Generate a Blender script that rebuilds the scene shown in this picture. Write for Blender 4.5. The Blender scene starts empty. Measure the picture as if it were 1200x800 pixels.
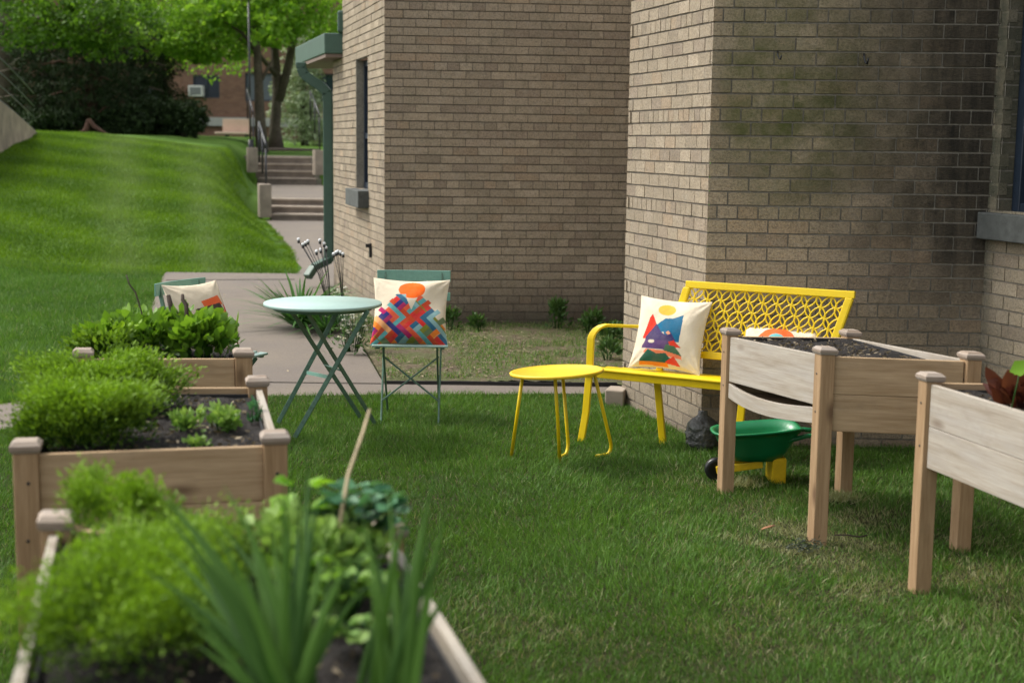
import bpy, math, random
import numpy as np
from mathutils import Vector, Matrix
rnd = random.Random(11)
rng = np.random.default_rng(5)
S = bpy.context.scene
COL = S.collection

# ------------------------------------------------------------------ camera model
F, H = 1654.0, 1.5
PITCH = math.atan(232 / F); ROLL = math.atan(.0128)
cf = Vector((0, math.cos(PITCH), -math.sin(PITCH)))
r0 = Vector((1, 0, 0)); u0 = r0.cross(cf)
cr = math.cos(ROLL) * r0 + math.sin(ROLL) * u0
cu = -math.sin(ROLL) * r0 + math.cos(ROLL) * u0
CAM = Vector((0, 0, H))
def ray(x, y): return cf + cr * ((x - 600) / F) - cu * ((y - 400) / F)
def gz(x, y, z=0.0):
    d = ray(x, y); return CAM + d * ((z - H) / d.z)
def at(x, y, Y):
    d = ray(x, y); return CAM + d * (Y / d.y)

cam = bpy.data.objects.new('camera', bpy.data.cameras.new('camera')); COL.objects.link(cam)
cam.matrix_world = Matrix(((cr.x, cu.x, -cf.x, 0), (cr.y, cu.y, -cf.y, 0), (cr.z, cu.z, -cf.z, H), (0, 0, 0, 1)))
cam.data.sensor_width = 36; cam.data.lens = F / 1200 * 36
cam.data.clip_end = 2000; cam.data.clip_start = .05
cam.data.dof.use_dof = True; cam.data.dof.focus_distance = 7.0; cam.data.dof.aperture_fstop = 3.2
S.camera = cam

# ------------------------------------------------------------------ materials
def newmat(name):
    m = bpy.data.materials.new(name); m.use_nodes = True
    nt = m.node_tree; return m, nt, nt.nodes['Principled BSDF']
class N:
    """tiny node helper"""
    def __init__(s, nt): s.nt = nt
    def n(s, t, **kw):
        o = s.nt.nodes.new(t)
        for k, v in kw.items():
            if k.startswith('_'): o.inputs[k[1:].replace('_', ' ')].default_value = v
            else: setattr(o, k, v)
        return o
    def l(s, a, b): s.nt.links.new(a, b)
    def noise(s, vec, scale, detail=4, rough=.6):
        o = s.n('ShaderNodeTexNoise'); o.inputs['Scale'].default_value = scale
        o.inputs['Detail'].default_value = detail; o.inputs['Roughness'].default_value = rough
        if vec is not None: s.l(vec, o.inputs['Vector'])
        return o.outputs['Fac']
    def rng(s, v, a, b, c=0., d=1.):
        o = s.n('ShaderNodeMapRange'); o.inputs[1].default_value = a; o.inputs[2].default_value = b
        o.inputs[3].default_value = c; o.inputs[4].default_value = d; s.l(v, o.inputs[0]); return o.outputs[0]
    def math(s, op, a, b=None):
        o = s.n('ShaderNodeMath', operation=op)
        for i, v in enumerate((a, b)):
            if v is None: continue
            if isinstance(v, (int, float)): o.inputs[i].default_value = v
            else: s.l(v, o.inputs[i])
        return o.outputs[0]
    def mix(s, f, a, b, mode='MIX'):
        o = s.n('ShaderNodeMix', data_type='RGBA', blend_type=mode)
        for i, v in ((0, f), (6, a), (7, b)):
            if isinstance(v, (int, float)): o.inputs[i].default_value = v
            elif isinstance(v, (tuple, list)): o.inputs[i].default_value = (*v, 1) if len(v) == 3 else v
            else: s.l(v, o.inputs[i])
        return o.outputs[2]
    def map(s, vec, scale):
        o = s.n('ShaderNodeMapping'); o.inputs['Scale'].default_value = scale; s.l(vec, o.inputs[0]); return o.outputs[0]
    def bump(s, h, dist, strength=1.):
        o = s.n('ShaderNodeBump'); o.inputs['Distance'].default_value = dist; o.inputs['Strength'].default_value = strength
        s.l(h, o.inputs['Height']); return o.outputs[0]

def simple(name, col, rough=.6, var=.15, scale=30, bump=.0005, metal=0., spec=.5, chip=None):
    m, nt, b = newmat(name); k = N(nt)
    co = k.n('ShaderNodeTexCoord').outputs['Object']
    f = k.noise(co, scale, 5); f2 = k.noise(co, scale * .13, 3)
    t = k.math('ADD', k.math('MULTIPLY', f, .6), k.math('MULTIPLY', f2, .4))
    a = tuple(c * (1 - var) for c in col); c2 = tuple(min(1, c * (1 + var)) for c in col)
    c = k.mix(k.rng(t, .35, .65), a, c2)
    if chip: 
        msk = k.rng(k.noise(co, chip[1], 6, .7), chip[2], chip[2] + .03)
        c = k.mix(msk, c, chip[0])
    k.l(c, b.inputs['Base Color'])
    b.inputs['Roughness'].default_value = rough; b.inputs['Metallic'].default_value = metal
    b.inputs['Specular IOR Level'].default_value = spec
    k.l(k.bump(f, bump), b.inputs['Normal'])
    return m

def wood_mat(name, c1, c2, knot=(.10, .055, .03), grey=.0):
    m, nt, b = newmat(name); k = N(nt)
    uv = k.n('ShaderNodeTexCoord').outputs['UV']
    st = k.map(uv, (1.6, 26, 1)); st2 = k.map(uv, (5, 130, 1)); st3 = k.map(uv, (1.1, 5, 1))
    # warp the grain a little
    n1 = k.noise(st, 1.6, 5, .6); n2 = k.noise(st2, 1.5, 4, .65); n3 = k.noise(st3, 3, 4)
    t = k.math('ADD', k.math('MULTIPLY', n1, .6), k.math('MULTIPLY', n2, .4))
    c = k.mix(k.rng(t, .36, .62), c1, c2)
    g = k.rng(n3, .45, .7)
    c = k.mix(k.math('MULTIPLY', g, .35 + grey), c, (.36, .34, .32) if grey else tuple(x * .75 for x in c1))
    v = k.n('ShaderNodeTexVoronoi'); v.inputs['Scale'].default_value = 1.0; k.l(k.map(uv, (3.3, 8.5, 1)), v.inputs['Vector'])
    kn = k.rng(v.outputs['Distance'], .05, .19, 1, 0); vs = k.n('ShaderNodeSeparateColor'); k.l(v.outputs['Color'], vs.inputs[0]); kn = k.math('MULTIPLY', kn, k.rng(vs.outputs[0], .55, .6))
    c = k.mix(k.math('MULTIPLY', kn, .75), c, knot)
    dirt = k.rng(k.noise(k.map(uv, (2, 3, 1)), 2.2, 6, .7), .55, .75)
    c = k.mix(k.math('MULTIPLY', dirt, .35), c, (.16, .13, .10))
    k.l(c, b.inputs['Base Color']); b.inputs['Roughness'].default_value = .78
    b.inputs['Specular IOR Level'].default_value = .25
    k.l(k.bump(t, .0015), b.inputs['Normal'])
    return m

def brick_mat(name, tone, kind):
    m, nt, b = newmat(name); k = N(nt)
    a = k.n('ShaderNodeAttribute', attribute_name='Col').outputs['Color']
    pos = k.n('ShaderNodeNewGeometry').outputs['Position']
    sp = k.n('ShaderNodeSeparateXYZ'); k.l(pos, sp.inputs[0]); X, Y, Z = sp.outputs
    f = k.noise(pos, 95, 4, .8); f2 = k.noise(pos, 22, 4); big = k.noise(pos, 2.2, 5, .65); med = k.noise(pos, 6.5, 5, .7)
    c = k.mix(1.0, a, tone, 'MULTIPLY')
    c = k.mix(k.rng(f, .38, .55, .55, 0), c, (.10, .085, .07))
    c = k.mix(k.rng(f, .58, .72, 0, .4), c, (.50, .45, .38))
    c = k.mix(k.rng(f2, .5, .75, 0, .25), c, (.42, .38, .33))
    if kind == 'near':
        # algae bloom in the middle of the wall, soot in the corner beside the window wall
        ax = k.math('MULTIPLY', k.rng(X, .93, 1.1), k.rng(X, 1.55, 2.1, 1, .25))
        az = k.math('MULTIPLY', k.rng(Z, .98, 1.5), k.rng(Z, 2.35, 1.95, .35, 1))
        al = k.math('MULTIPLY', k.math('MULTIPLY', ax, az), k.rng(big, .33, .58, .15, 1.))
        al = k.math('MULTIPLY', al, k.rng(med, .3, .55, .45, 1))
        asp = k.n('ShaderNodeSeparateColor'); k.l(a, asp.inputs[0]); per = k.rng(asp.outputs[0], .32, .40, 1.08, .86); al = k.math('MULTIPLY', al, per)
        c = k.mix(k.math('MULTIPLY', al, .88), c, (.078, .095, .024))
        wob = k.math('ADD', X, k.math('MULTIPLY', k.math('SUBTRACT', med, .5), .55))
        bl = k.math('MULTIPLY', k.rng(wob, 1.35, 2.12), k.rng(Z, .35, 1.05, .25, 1))
        bl = k.math('MULTIPLY', bl, k.rng(k.noise(k.map(pos, (14, 14, 1.5)), 1., 5, .7), .3, .6, .8, 1))
        bl = k.math('MULTIPLY', bl, k.rng(asp.outputs[0], .33, .41, 1.0, .95))
        c = k.mix(k.math('MULTIPLY', bl, .97), c, (.014, .014, .012))
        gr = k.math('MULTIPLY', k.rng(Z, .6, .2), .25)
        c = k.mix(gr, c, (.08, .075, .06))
    if kind == 'far':
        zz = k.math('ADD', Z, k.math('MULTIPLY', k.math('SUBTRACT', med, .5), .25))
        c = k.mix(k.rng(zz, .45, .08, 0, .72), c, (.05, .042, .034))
        c = k.mix(k.math('MULTIPLY', k.rng(med, .5, .7), .25), c, (.10, .11, .07))
    if kind == 'side':
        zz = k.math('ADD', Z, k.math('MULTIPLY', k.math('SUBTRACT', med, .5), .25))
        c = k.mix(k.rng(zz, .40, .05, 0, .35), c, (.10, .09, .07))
    if kind == 'window':
        c = k.mix(k.math('MULTIPLY', k.rng(Z, 1.0, 1.25, .1, .6), k.rng(med, .3, .6, .5, 1)), c, (.10, .11, .075))
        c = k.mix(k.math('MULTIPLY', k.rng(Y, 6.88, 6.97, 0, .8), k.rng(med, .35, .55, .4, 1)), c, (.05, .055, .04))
    k.l(c, b.inputs['Base Color']); b.inputs['Roughness'].default_value = .92
    b.inputs['Specular IOR Level'].default_value = .2
    k.l(k.bump(k.math('ADD', f, k.math('MULTIPLY', f2, .7)), .006), b.inputs['Normal'])
    return m

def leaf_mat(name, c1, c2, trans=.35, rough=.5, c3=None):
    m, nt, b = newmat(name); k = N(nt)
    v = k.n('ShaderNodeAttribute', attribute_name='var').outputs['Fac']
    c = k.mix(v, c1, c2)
    if c3: 
        d = k.n('ShaderNodeAttribute', attribute_name='dry').outputs['Fac']
        c = k.mix(d, c, c3)
    k.l(c, b.inputs['Base Color']); b.inputs['Roughness'].default_value = rough
    b.inputs['Specular IOR Level'].default_value = .35
    tr = k.n('ShaderNodeBsdfTranslucent'); mx = k.n('ShaderNodeMixShader'); mx.inputs[0].default_value = trans
    br = k.mix(1.0, c, (1.0, 1.0, .55), 'MULTIPLY')
    k.l(br, tr.inputs['Color'])
    k.l(b.outputs[0], mx.inputs[1]); k.l(tr.outputs[0], mx.inputs[2])
    k.l(mx.outputs[0], nt.nodes['Material Output'].inputs['Surface'])
    return m

M = {}
M['post'] = wood_mat('cedar post', (.25, .155, .08), (.40, .27, .155))
M['board'] = wood_mat('cedar board', (.30, .20, .11), (.47, .34, .21))
M['grey_board'] = wood_mat('weathered board', (.265, .22, .17), (.41, .37, .315), grey=.08)
M['cap'] = wood_mat('weathered cap', (.22, .16, .115), (.36, .30, .25), grey=.1)
M['liner'] = simple('planter liner', (.012, .012, .014), .7)
M['teal'] = simple('teal enamel', (.15, .31, .255), .45, .10, 60, .0003, chip=((.10, .14, .11), 45, .70))
M['teal_top'] = simple('pale teal enamel top', (.33, .47, .43), .42, .05, 40, .0003, chip=((.10, .2, .17), 60, .715))
M['teal_leg'] = simple('worn green enamel', (.085, .165, .12), .5, .3, 50, .0004)
M['yellow'] = simple('yellow powder coat', (.80, .565, .005), .38, .05, 40, .0002)
M['yellow_top'] = simple('yellow textured enamel', (.80, .53, .02), .5, .08, 300, .0004)
M['green_trim'] = simple('green painted trim', (.045, .095, .068), .5, .12, 12, .0004)
M['soffit'] = simple('brown soffit', (.16, .115, .09), .7)
M['dark_frame'] = simple('dark blue window frame', (.018, .028, .045), .35, .15)
M['sill'] = simple('stone sill', (.068, .074, .070), .85, .3, 25, .002)
M['iron'] = simple('black iron', (.012, .013, .017), .4)
M['mortar'] = simple('raked mortar', (.15, .13, .105), .95, .3, 60, .002)
M['mortar_side'] = simple('grey mortar', (.20, .175, .145), .95, .3, 60, .002)
M['mortar_light'] = simple('pale mortar', (.25, .23, .19), .95, .3, 60, .002)
M['toy_green'] = simple('green plastic', (.004, .17, .06), .32, .12, 12, .0001)
M['toy_yellow'] = simple('yellow plastic', (.75, .50, .01), .4)
M['black_plastic'] = simple('black plastic', (.012, .013, .014), .28)
M['clear_dark'] = simple('dark translucent plastic', (.06, .062, .058), .12, .8, 16, .03)
M['white'] = simple('white lens', (.75, .77, .8), .3)
M['bark'] = simple('grey bark', (.085, .068, .05), .95, .45, 14, .02)
M['bark_red'] = simple('red brown bark', (.085, .042, .028), .95, .5, 9, .02)
M['twig'] = simple('twig', (.035, .022, .015), .9, .4)
M['bamboo'] = simple('pale cane', (.38, .30, .18), .7, .25)
M['cheek'] = simple('precast concrete', (.29, .24, .19), .9, .3, 5, .002)
M['step'] = simple('step concrete', (.165, .135, .11), .9, .3, 5, .002)
M['tread'] = simple('tread concrete', (.33, .275, .22), .9, .25, 5, .002)
M['ret_wall'] = simple('retaining concrete', (.30, .24, .175), .92, .35, 3.5, .006)
M['ledge'] = simple('ledge concrete', (.34, .34, .32), .9, .15)
M['window_glass'] = simple('window glass', (.02, .03, .045), .08, .1)
M['blind'] = simple('window shade', (.10, .115, .14), .4, .15)
M['ac'] = simple('air conditioner casing', (.62, .62, .60), .6, .05)
M['ac_grill'] = simple('air conditioner grille', (.16, .17, .17), .6)
M['steel'] = simple('galvanised rail', (.10, .11, .13), .45, .2, metal=.3)
M['stone_bench'] = simple('tan bench slab', (.55, .40, .33), .85, .12)
M['brown_leaf'] = simple('brown dead leaf', (.28, .13, .06), .8, .3)
M['fabric'] = None

# lawn ground
def ground_mat():
    m, nt, b = newmat('lawn turf'); k = N(nt)
    pos = k.n('ShaderNodeNewGeometry').outputs['Position']
    sp = k.n('ShaderNodeSeparateXYZ'); k.l(pos, sp.inputs[0])
    f = k.noise(pos, 45, 6, .75); g = k.noise(pos, 1.3, 5, .6); fine = k.noise(k.map(pos, (1, .35, 1)), 9, 6, .8)
    near = k.mix(k.rng(f, .3, .7), (.022, .028, .009), (.085, .085, .04))
    hill = k.mix(k.rng(k.math('ADD', k.math('MULTIPLY', f, .5), k.math('MULTIPLY', fine, .5)), .35, .65), (.035, .085, .008), (.085, .175, .018))
    hill = k.mix(k.rng(g, .35, .7, 0, .5), hill, (.045, .10, .012))
    # mowing tracks running up the slope
    w = k.n('ShaderNodeTexWave', wave_type='BANDS', bands_direction='X'); w.inputs['Scale'].default_value = .26
    w.inputs['Distortion'].default_value = 1.2; w.inputs['Detail'].default_value = 2; w.inputs['Detail Scale'].default_value = .4
    mp = k.n('ShaderNodeMapping'); mp.inputs['Rotation'].default_value = (0, 0, .28); k.l(pos, mp.inputs[0]); k.l(mp.outputs[0], w.inputs['Vector'])
    hill = k.mix(k.rng(w.outputs['Fac'], .35, .9, 0, .55), hill, (.12, .20, .045))
    c = k.mix(k.rng(sp.outputs[1], 8.5, 10.5), near, hill)
    k.l(c, b.inputs['Base Color']); b.inputs['Roughness'].default_value = .9; b.inputs['Specular IOR Level'].default_value = .1
    k.l(k.bump(f, .02), b.inputs['Normal'])
    return m
def path_mat():
    m, nt, b = newmat('path concrete'); k = N(nt)
    pos = k.n('ShaderNodeNewGeometry').outputs['Position']
    f = k.noise(pos, 60, 6, .75); g = k.noise(pos, 1.1, 6, .65)
    c = k.mix(k.rng(f, .25, .75), (.115, .095, .074), (.20, .166, .132))
    c = k.mix(k.rng(g, .38, .62, 0, .75), c, (.125, .105, .092))
    v = k.n('ShaderNodeTexVoronoi'); v.inputs['Scale'].default_value = 90; k.l(pos, v.inputs['Vector'])
    c = k.mix(k.rng(v.outputs['Distance'], .08, .2, .5, 0), c, (.42, .36, .30))
    k.l(c, b.inputs['Base Color']); b.inputs['Roughness'].default_value = .9
    k.l(k.bump(f, .003), b.inputs['Normal'])
    return m
def dirt_mat():
    m, nt, b = newmat('bare soil'); k = N(nt)
    pos = k.n('ShaderNodeNewGeometry').outputs['Position']
    f = k.noise(pos, 35, 7, .8); g = k.noise(pos, 2.6, 6, .7); h = k.noise(k.map(pos, (1, .6, 1)), 8, 6, .75)
    c = k.mix(k.rng(f, .3, .7), (.05, .036, .02), (.165, .125, .075))
    c = k.mix(k.rng(h, .42, .54, 0, .85), c, (.075, .095, .022))
    c = k.mix(k.rng(g, .5, .66, 0, .5), c, (.14, .105, .06))
    v = k.n('ShaderNodeTexVoronoi'); v.inputs['Scale'].default_value = 55; k.l(pos, v.inputs['Vector'])
    c = k.mix(k.rng(v.outputs['Distance'], .12, .22, .55, 0), c, (.36, .31, .24))
    k.l(c, b.inputs['Base Color']); b.inputs['Roughness'].default_value = .95
    k.l(k.bump(f, .02), b.inputs['Normal'])
    return m
M['lawn'] = ground_mat(); M['path'] = path_mat(); M['dirt'] = dirt_mat()
M['soil'] = simple('potting soil', (.011, .008, .0065), .95, .6, 90, .01, chip=((.16, .12, .08), 70, .64))
M['mulch'] = simple('mulch', (.035, .022, .015), .95, .5, 30, .01)
M['joint'] = simple('path joint', (.05, .04, .035), .9)
M['edging'] = simple('black edging', (.02, .018, .017), .7)
M['grass'] = leaf_mat('grass blades', (.040, .105, .013), (.15, .30, .045), .35, .6, (.36, .34, .19))
M['hill_grass'] = leaf_mat('slope grass blades', (.06, .135, .004), (.185, .33, .010), .35, .7, (.26, .34, .15))
M['herb'] = leaf_mat('herb leaves', (.022, .070, .004), (.25, .43, .025), .3, .6)
M['herb2'] = leaf_mat('broad leaves', (.045, .13, .010), (.20, .37, .035), .4, .4)
M['seedling'] = leaf_mat('pale seedling', (.12, .26, .04), (.30, .45, .12), .4, .5)
M['strawberry'] = leaf_mat('blue green leaves', (.03, .13, .055), (.11, .27, .13), .3, .45)
M['iris'] = leaf_mat('iris blades', (.018, .070, .006), (.085, .20, .018), .35, .75)
M['lettuce'] = leaf_mat('red lettuce', (.05, .012, .014), (.17, .055, .030), .35, .35)
M['lime_leaf'] = leaf_mat('lime leaf', (.16, .36, .02), (.25, .45, .04), .45, .4)
M['lily'] = leaf_mat('daylily leaves', (.03, .10, .02), (.09, .22, .05), .3, .4)
M['weed'] = leaf_mat('weed leaves', (.04, .10, .025), (.10, .19, .05), .3, .5)
M['maple'] = leaf_mat('maple leaves', (.10, .25, .02), (.36, .58, .07), .55, .5)
M['mid_leaf'] = leaf_mat('mid green leaves', (.035, .10, .008), (.16, .31, .03), .5, .5)
M['conifer'] = leaf_mat('dark conifer', (.008, .020, .006), (.030, .058, .014), .1, .9)
M['hedge'] = leaf_mat('dark hedge', (.010, .026, .007), (.035, .065, .015), .12, .8)
M['spruce'] = leaf_mat('blue spruce', (.20, .27, .15), (.46, .52, .36), .15, .7)
M['petal'] = leaf_mat('white petals', (.6, .6, .55), (.8, .8, .75), .3, .5)
M['debris'] = leaf_mat('dry litter', (.10, .075, .045), (.38, .31, .21), .1, .8)

BR_N = brick_mat('tan brick stained front', (1.22, 1.18, 1.10), 'near')
BR_F = brick_mat('tan brick courtyard front', (1.02, 1.0, .97), 'far')
BR_S = brick_mat('tan brick side', (.93, .925, .90), 'side')
BR_W = brick_mat('tan brick window wall', (.95, .95, .90), 'window')

def red_brick():
    m, nt, b = newmat('red brown brick'); k = N(nt)
    uv = k.n('ShaderNodeTexCoord').outputs['UV']
    t = k.n('ShaderNodeTexBrick'); k.l(uv, t.inputs['Vector'])
    t.inputs['Scale'].default_value = 1; t.inputs['Brick Width'].default_value = .2; t.inputs['Row Height'].default_value = .067
    t.inputs['Mortar Size'].default_value = .006
    t.inputs['Color1'].default_value = (.13, .060, .037, 1); t.inputs['Color2'].default_value = (.20, .10, .062, 1)
    t.inputs['Mortar'].default_value = (.17, .13, .11, 1)
    n = k.noise(k.map(uv, (1, .5, 1)), 2.2, 4)
    c = k.mix(k.rng(n, .4, .7, 0, .4), t.outputs['Color'], (.22, .13, .09))
    k.l(c, b.inputs['Base Color']); b.inputs['Roughness'].default_value = .9
    return m
M['red_brick'] = red_brick()

# ------------------------------------------------------------------ mesh builder
class MB:
    def __init__(s): s.v = []; s.f = []; s.uv = []; s.mi = []; s.smooth = []
    def face(s, idx, uv=None, mi=0, sm=False):
        s.f.append(tuple(idx)); s.uv.append(uv or [(0, 0)] * len(idx)); s.mi.append(mi); s.smooth.append(sm)
    def hexa(s, p, mi=0, ulen=None):
        """8 points: bottom ring 0-3, top ring 4-7; u along edge 0-1"""
        b = len(s.v); s.v += [tuple(q) for q in p]
        L = (Vector(p[1]) - Vector(p[0])).length; W = (Vector(p[3]) - Vector(p[0])).length; T = (Vector(p[4]) - Vector(p[0])).length
        ou, ov = rnd.random() * 20, rnd.random() * 20
        def q(a, bb, c, d, lu, lv, rot=False):
            u = [(ou, ov), (ou + lu, ov), (ou + lu, ov + lv), (ou, ov + lv)]
            if rot: u = [(x[1] - ov + ou, x[0] - ou + ov) for x in u]
            s.face((b + a, b + bb, b + c, b + d), u, mi)
        q(0, 3, 2, 1, W, L, True); q(4, 5, 6, 7, L, W); q(0, 1, 5, 4, L, T); q(2, 3, 7, 6, L, T)
        q(1, 2, 6, 5, T * .3, W * .3); q(3, 0, 4, 7, T * .3, W * .3)
    def beam(s, a, b, w, h, up=(0, 0, 1), mi=0, bev=0):
        """beam from a to b, width w (side), height h (along up); u runs along it"""
        a, b = Vector(a), Vector(b); d = (b - a).normalized(); up = Vector(up)
        side = d.cross(up).normalized(); up = side.cross(d).normalized()
        p = []
        for z in (-.5, .5):
            p += [a + side * (-w / 2) + up * (h * z), b + side * (-w / 2) + up * (h * z), b + side * (w / 2) + up * (h * z), a + side * (w / 2) + up * (h * z)]
        s.hexa(p, mi)
    def box(s, c, size, rz=0, mi=0):
        c = Vector(c); x = Vector((math.cos(rz), math.sin(rz), 0)); y = Vector((-math.sin(rz), math.cos(rz), 0)); z = Vector((0, 0, 1))
        p = []
        for k in (-.5, .5):
            for i, j in ((-.5, -.5), (.5, -.5), (.5, .5), (-.5, .5)):
                p.append(c + x * size[0] * i + y * size[1] * j + z * size[2] * k)
        s.hexa(p, mi)
    def tube(s, pts, r, n=8, mi=0, closed=False, caps=True, flat=None):
        """tube along points; r float or list; flat=(w,h,up) makes a flat strap"""
        pts = [Vector(p) for p in pts]; m = len(pts); b = len(s.v)
        prev = None
        for i, p in enumerate(pts):
            if closed: d = (pts[(i + 1) % m] - pts[i - 1]).normalized()
            else: d = (pts[min(i + 1, m - 1)] - pts[max(i - 1, 0)]).normalized()
            if prev is None:
                ref = Vector((0, 0, 1)) if abs(d.z) < .9 else Vector((1, 0, 0))
                x = d.cross(ref).normalized()
            else: x = (prev - d * prev.dot(d)).normalized()
            prev = x; y = d.cross(x)
            rr = r[i] if isinstance(r, (list, tuple)) else r
            for k in range(n):
                t = 2 * math.pi * k / n
                s.v.append(tuple(p + x * math.cos(t) * rr + y * math.sin(t) * rr))
        segs = m if closed else m - 1
        for i in range(segs):
            for k in range(n):
                a = b + i * n + k; a2 = b + i * n + (k + 1) % n; j = (i + 1) % m
                c = b + j * n + (k + 1) % n; c2 = b + j * n + k
                s.face((a, a2, c, c2), None, mi, True)
        if caps and not closed:
            s.face([b + k for k in range(n)][::-1], None, mi); s.face([b + (m - 1) * n + k for k in range(n)], None, mi)
    def lathe(s, c, prof, n=24, mi=0, ax=None):
        """prof: list of (r,z)"""
        c = Vector(c); b = len(s.v)
        M3 = ax or Matrix.Identity(3)
        for r, z in prof:
            for k in range(n):
                t = 2 * math.pi * k / n
                s.v.append(tuple(c + M3 @ Vector((r * math.cos(t), r * math.sin(t), z))))
        for i in range(len(prof) - 1):
            for k in range(n):
                s.face((b + i * n + k, b + i * n + (k + 1) % n, b + (i + 1) * n + (k + 1) % n, b + (i + 1) * n + k), None, mi, True)
        s.face([b + k for k in range(n)][::-1], None, mi); s.face([b + (len(prof) - 1) * n + k for k in range(n)], None, mi)
    def poly(s, pts, z0, z1, mi=0):
        """vertical prism from plan points (ccw)"""
        b = len(s.v); n = len(pts)
        for z in (z0, z1):
            for p in pts: s.v.append((p[0], p[1], z))
        s.face([b + i for i in range(n)][::-1], [(pts[i][0], pts[i][1]) for i in range(n)][::-1], mi)
        s.face([b + n + i for i in range(n)], [(p[0], p[1]) for p in pts], mi)
        for i in range(n):
            j = (i + 1) % n; L = math.dist(pts[i][:2], pts[j][:2])
            s.face((b + i, b + j, b + n + j, b + n + i), [(0, z0), (L, z0), (L, z1), (0, z1)], mi)
    def build(s, name, mats, parent=None, bevel=0, origin=None):
        me = bpy.data.meshes.new(name)
        vs = s.v
        if origin is not None: vs = [(v[0] - origin[0], v[1] - origin[1], v[2] - origin[2]) for v in vs]
        me.from_pydata(vs, [], s.f)
        uvl = me.uv_layers.new(name='UVMap'); flat = [c for f in s.uv for p in f for c in p]
        uvl.data.foreach_set('uv', flat)
        for m in (mats if isinstance(mats, (list, tuple)) else [mats]): me.materials.append(m)
        me.polygons.foreach_set('material_index', s.mi); me.polygons.foreach_set('use_smooth', s.smooth)
        me.update()
        o = bpy.data.objects.new(name, me); COL.objects.link(o)
        if parent is not None: setpar(o, parent, origin)
        elif origin is not None: o.location = origin
        if bevel:
            md = o.modifiers.new('bevel', 'BEVEL'); md.width = bevel; md.segments = 2; md.limit_method = 'ANGLE'; md.angle_limit = math.radians(40)
        return o
def setpar(o, parent, origin=None):
    """vertices are in world space: undo the parent's placement (parents here only translate unless moved later)"""
    o.parent = parent
    W = wmat(parent)
    o.matrix_parent_inverse = W.inverted()
    if origin is not None: o.location = origin
def wmat(o):
    m = Matrix.LocRotScale(o.location, o.rotation_euler, o.scale)
    if o.parent is not None: m = wmat(o.parent) @ o.matrix_parent_inverse @ m
    return m
def tag(o, label, cat, group=None, kind=None):
    if label: o['label'] = label
    if cat: o['category'] = cat
    if group: o['group'] = group
    if kind: o['kind'] = kind
    return o
def thing(name, loc, label, cat, group=None):
    o = bpy.data.objects.new(name, None); COL.objects.link(o); o.location = loc; o.empty_display_size = .1
    return tag(o, label, cat, group)
def struct(o): o['kind'] = 'structure'; return o

def np_mesh(name, verts, faces_by_n, mat, parent=None, attrs=None):
    """verts (N,3), faces_by_n list of int arrays (k,n); attrs dict name->float per vertex"""
    me = bpy.data.meshes.new(name)
    me.vertices.add(len(verts)); me.vertices.foreach_set('co', np.ascontiguousarray(verts, dtype=np.float32).ravel())
    loops = np.concatenate([f.ravel() for f in faces_by_n]).astype(np.int32)
    cnt = np.concatenate([np.full(len(f), f.shape[1]) for f in faces_by_n]).astype(np.int32)
    st = np.concatenate([[0], np.cumsum(cnt)[:-1]]).astype(np.int32)
    me.loops.add(len(loops)); me.loops.foreach_set('vertex_index', loops)
    me.polygons.add(len(cnt)); me.polygons.foreach_set('loop_start', st)
    try: me.polygons.foreach_set('loop_total', cnt)
    except Exception: pass
    me.update(calc_edges=True)
    for k, v in (attrs or {}).items():
        a = me.attributes.new(k, 'FLOAT', 'POINT'); a.data.foreach_set('value', np.ascontiguousarray(v, dtype=np.float32))
    me.materials.append(mat)
    o = bpy.data.objects.new(name, me); COL.objects.link(o)
    if parent is not None: setpar(o, parent)
    return o

def unit(a): return a / (np.linalg.norm(a, axis=-1, keepdims=True) + 1e-9)
def leaves(P, D, L, W, fold=.25, kind='leaf', side=None, droop=0.):
    """leaf shaped faces: base P, direction D, lengths, widths; returns verts, faces"""
    n = len(P); D = unit(D)
    R = side if side is not None else rng.normal(size=(n, 3))
    X = unit(np.cross(D, R)); Nn = np.cross(X, D)
    L = np.broadcast_to(np.asarray(L, float).reshape(-1, 1), (n, 1)); W = np.broadcast_to(np.asarray(W, float).reshape(-1, 1), (n, 1))
    if kind == 'leaf':   # 6-gon folded: base, 2 left,2 right, tip -> 2 quads
        t = [(0, 0), (.35, .5), (.7, .38), (1, 0), (.7, -.38), (.35, -.5)]
        V = []
        for a, b in t:
            V.append(P + D * L * a + X * W * b + Nn * (W * fold * abs(b)) + np.array([0, 0, -1.]) * L * droop * a * a)
        V = np.stack(V, 1).reshape(-1, 3); base = (np.arange(n) * 6)[:, None]
        F1 = base + np.array([[0, 1, 2, 3]]); F2 = base + np.array([[0, 3, 4, 5]])
        return V, np.concatenate([F1, F2]), 6
    V = np.stack([P, P + D * L * .45 + X * W * .5, P + D * L, P + D * L * .45 - X * W * .5], 1).reshape(-1, 3)
    base = (np.arange(n) * 4)[:, None]
    return V, base + np.array([[0, 1, 2, 3]]), 4
def leaf_obj(name, P, D, L, W, mat, parent=None, var=None, **kw):
    V, Fc, k = leaves(P, D, L, W, **kw)
    if var is None: var = rng.random(len(P))
    return np_mesh(name, V, [Fc], mat, parent, {'var': np.repeat(var, k)})

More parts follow.
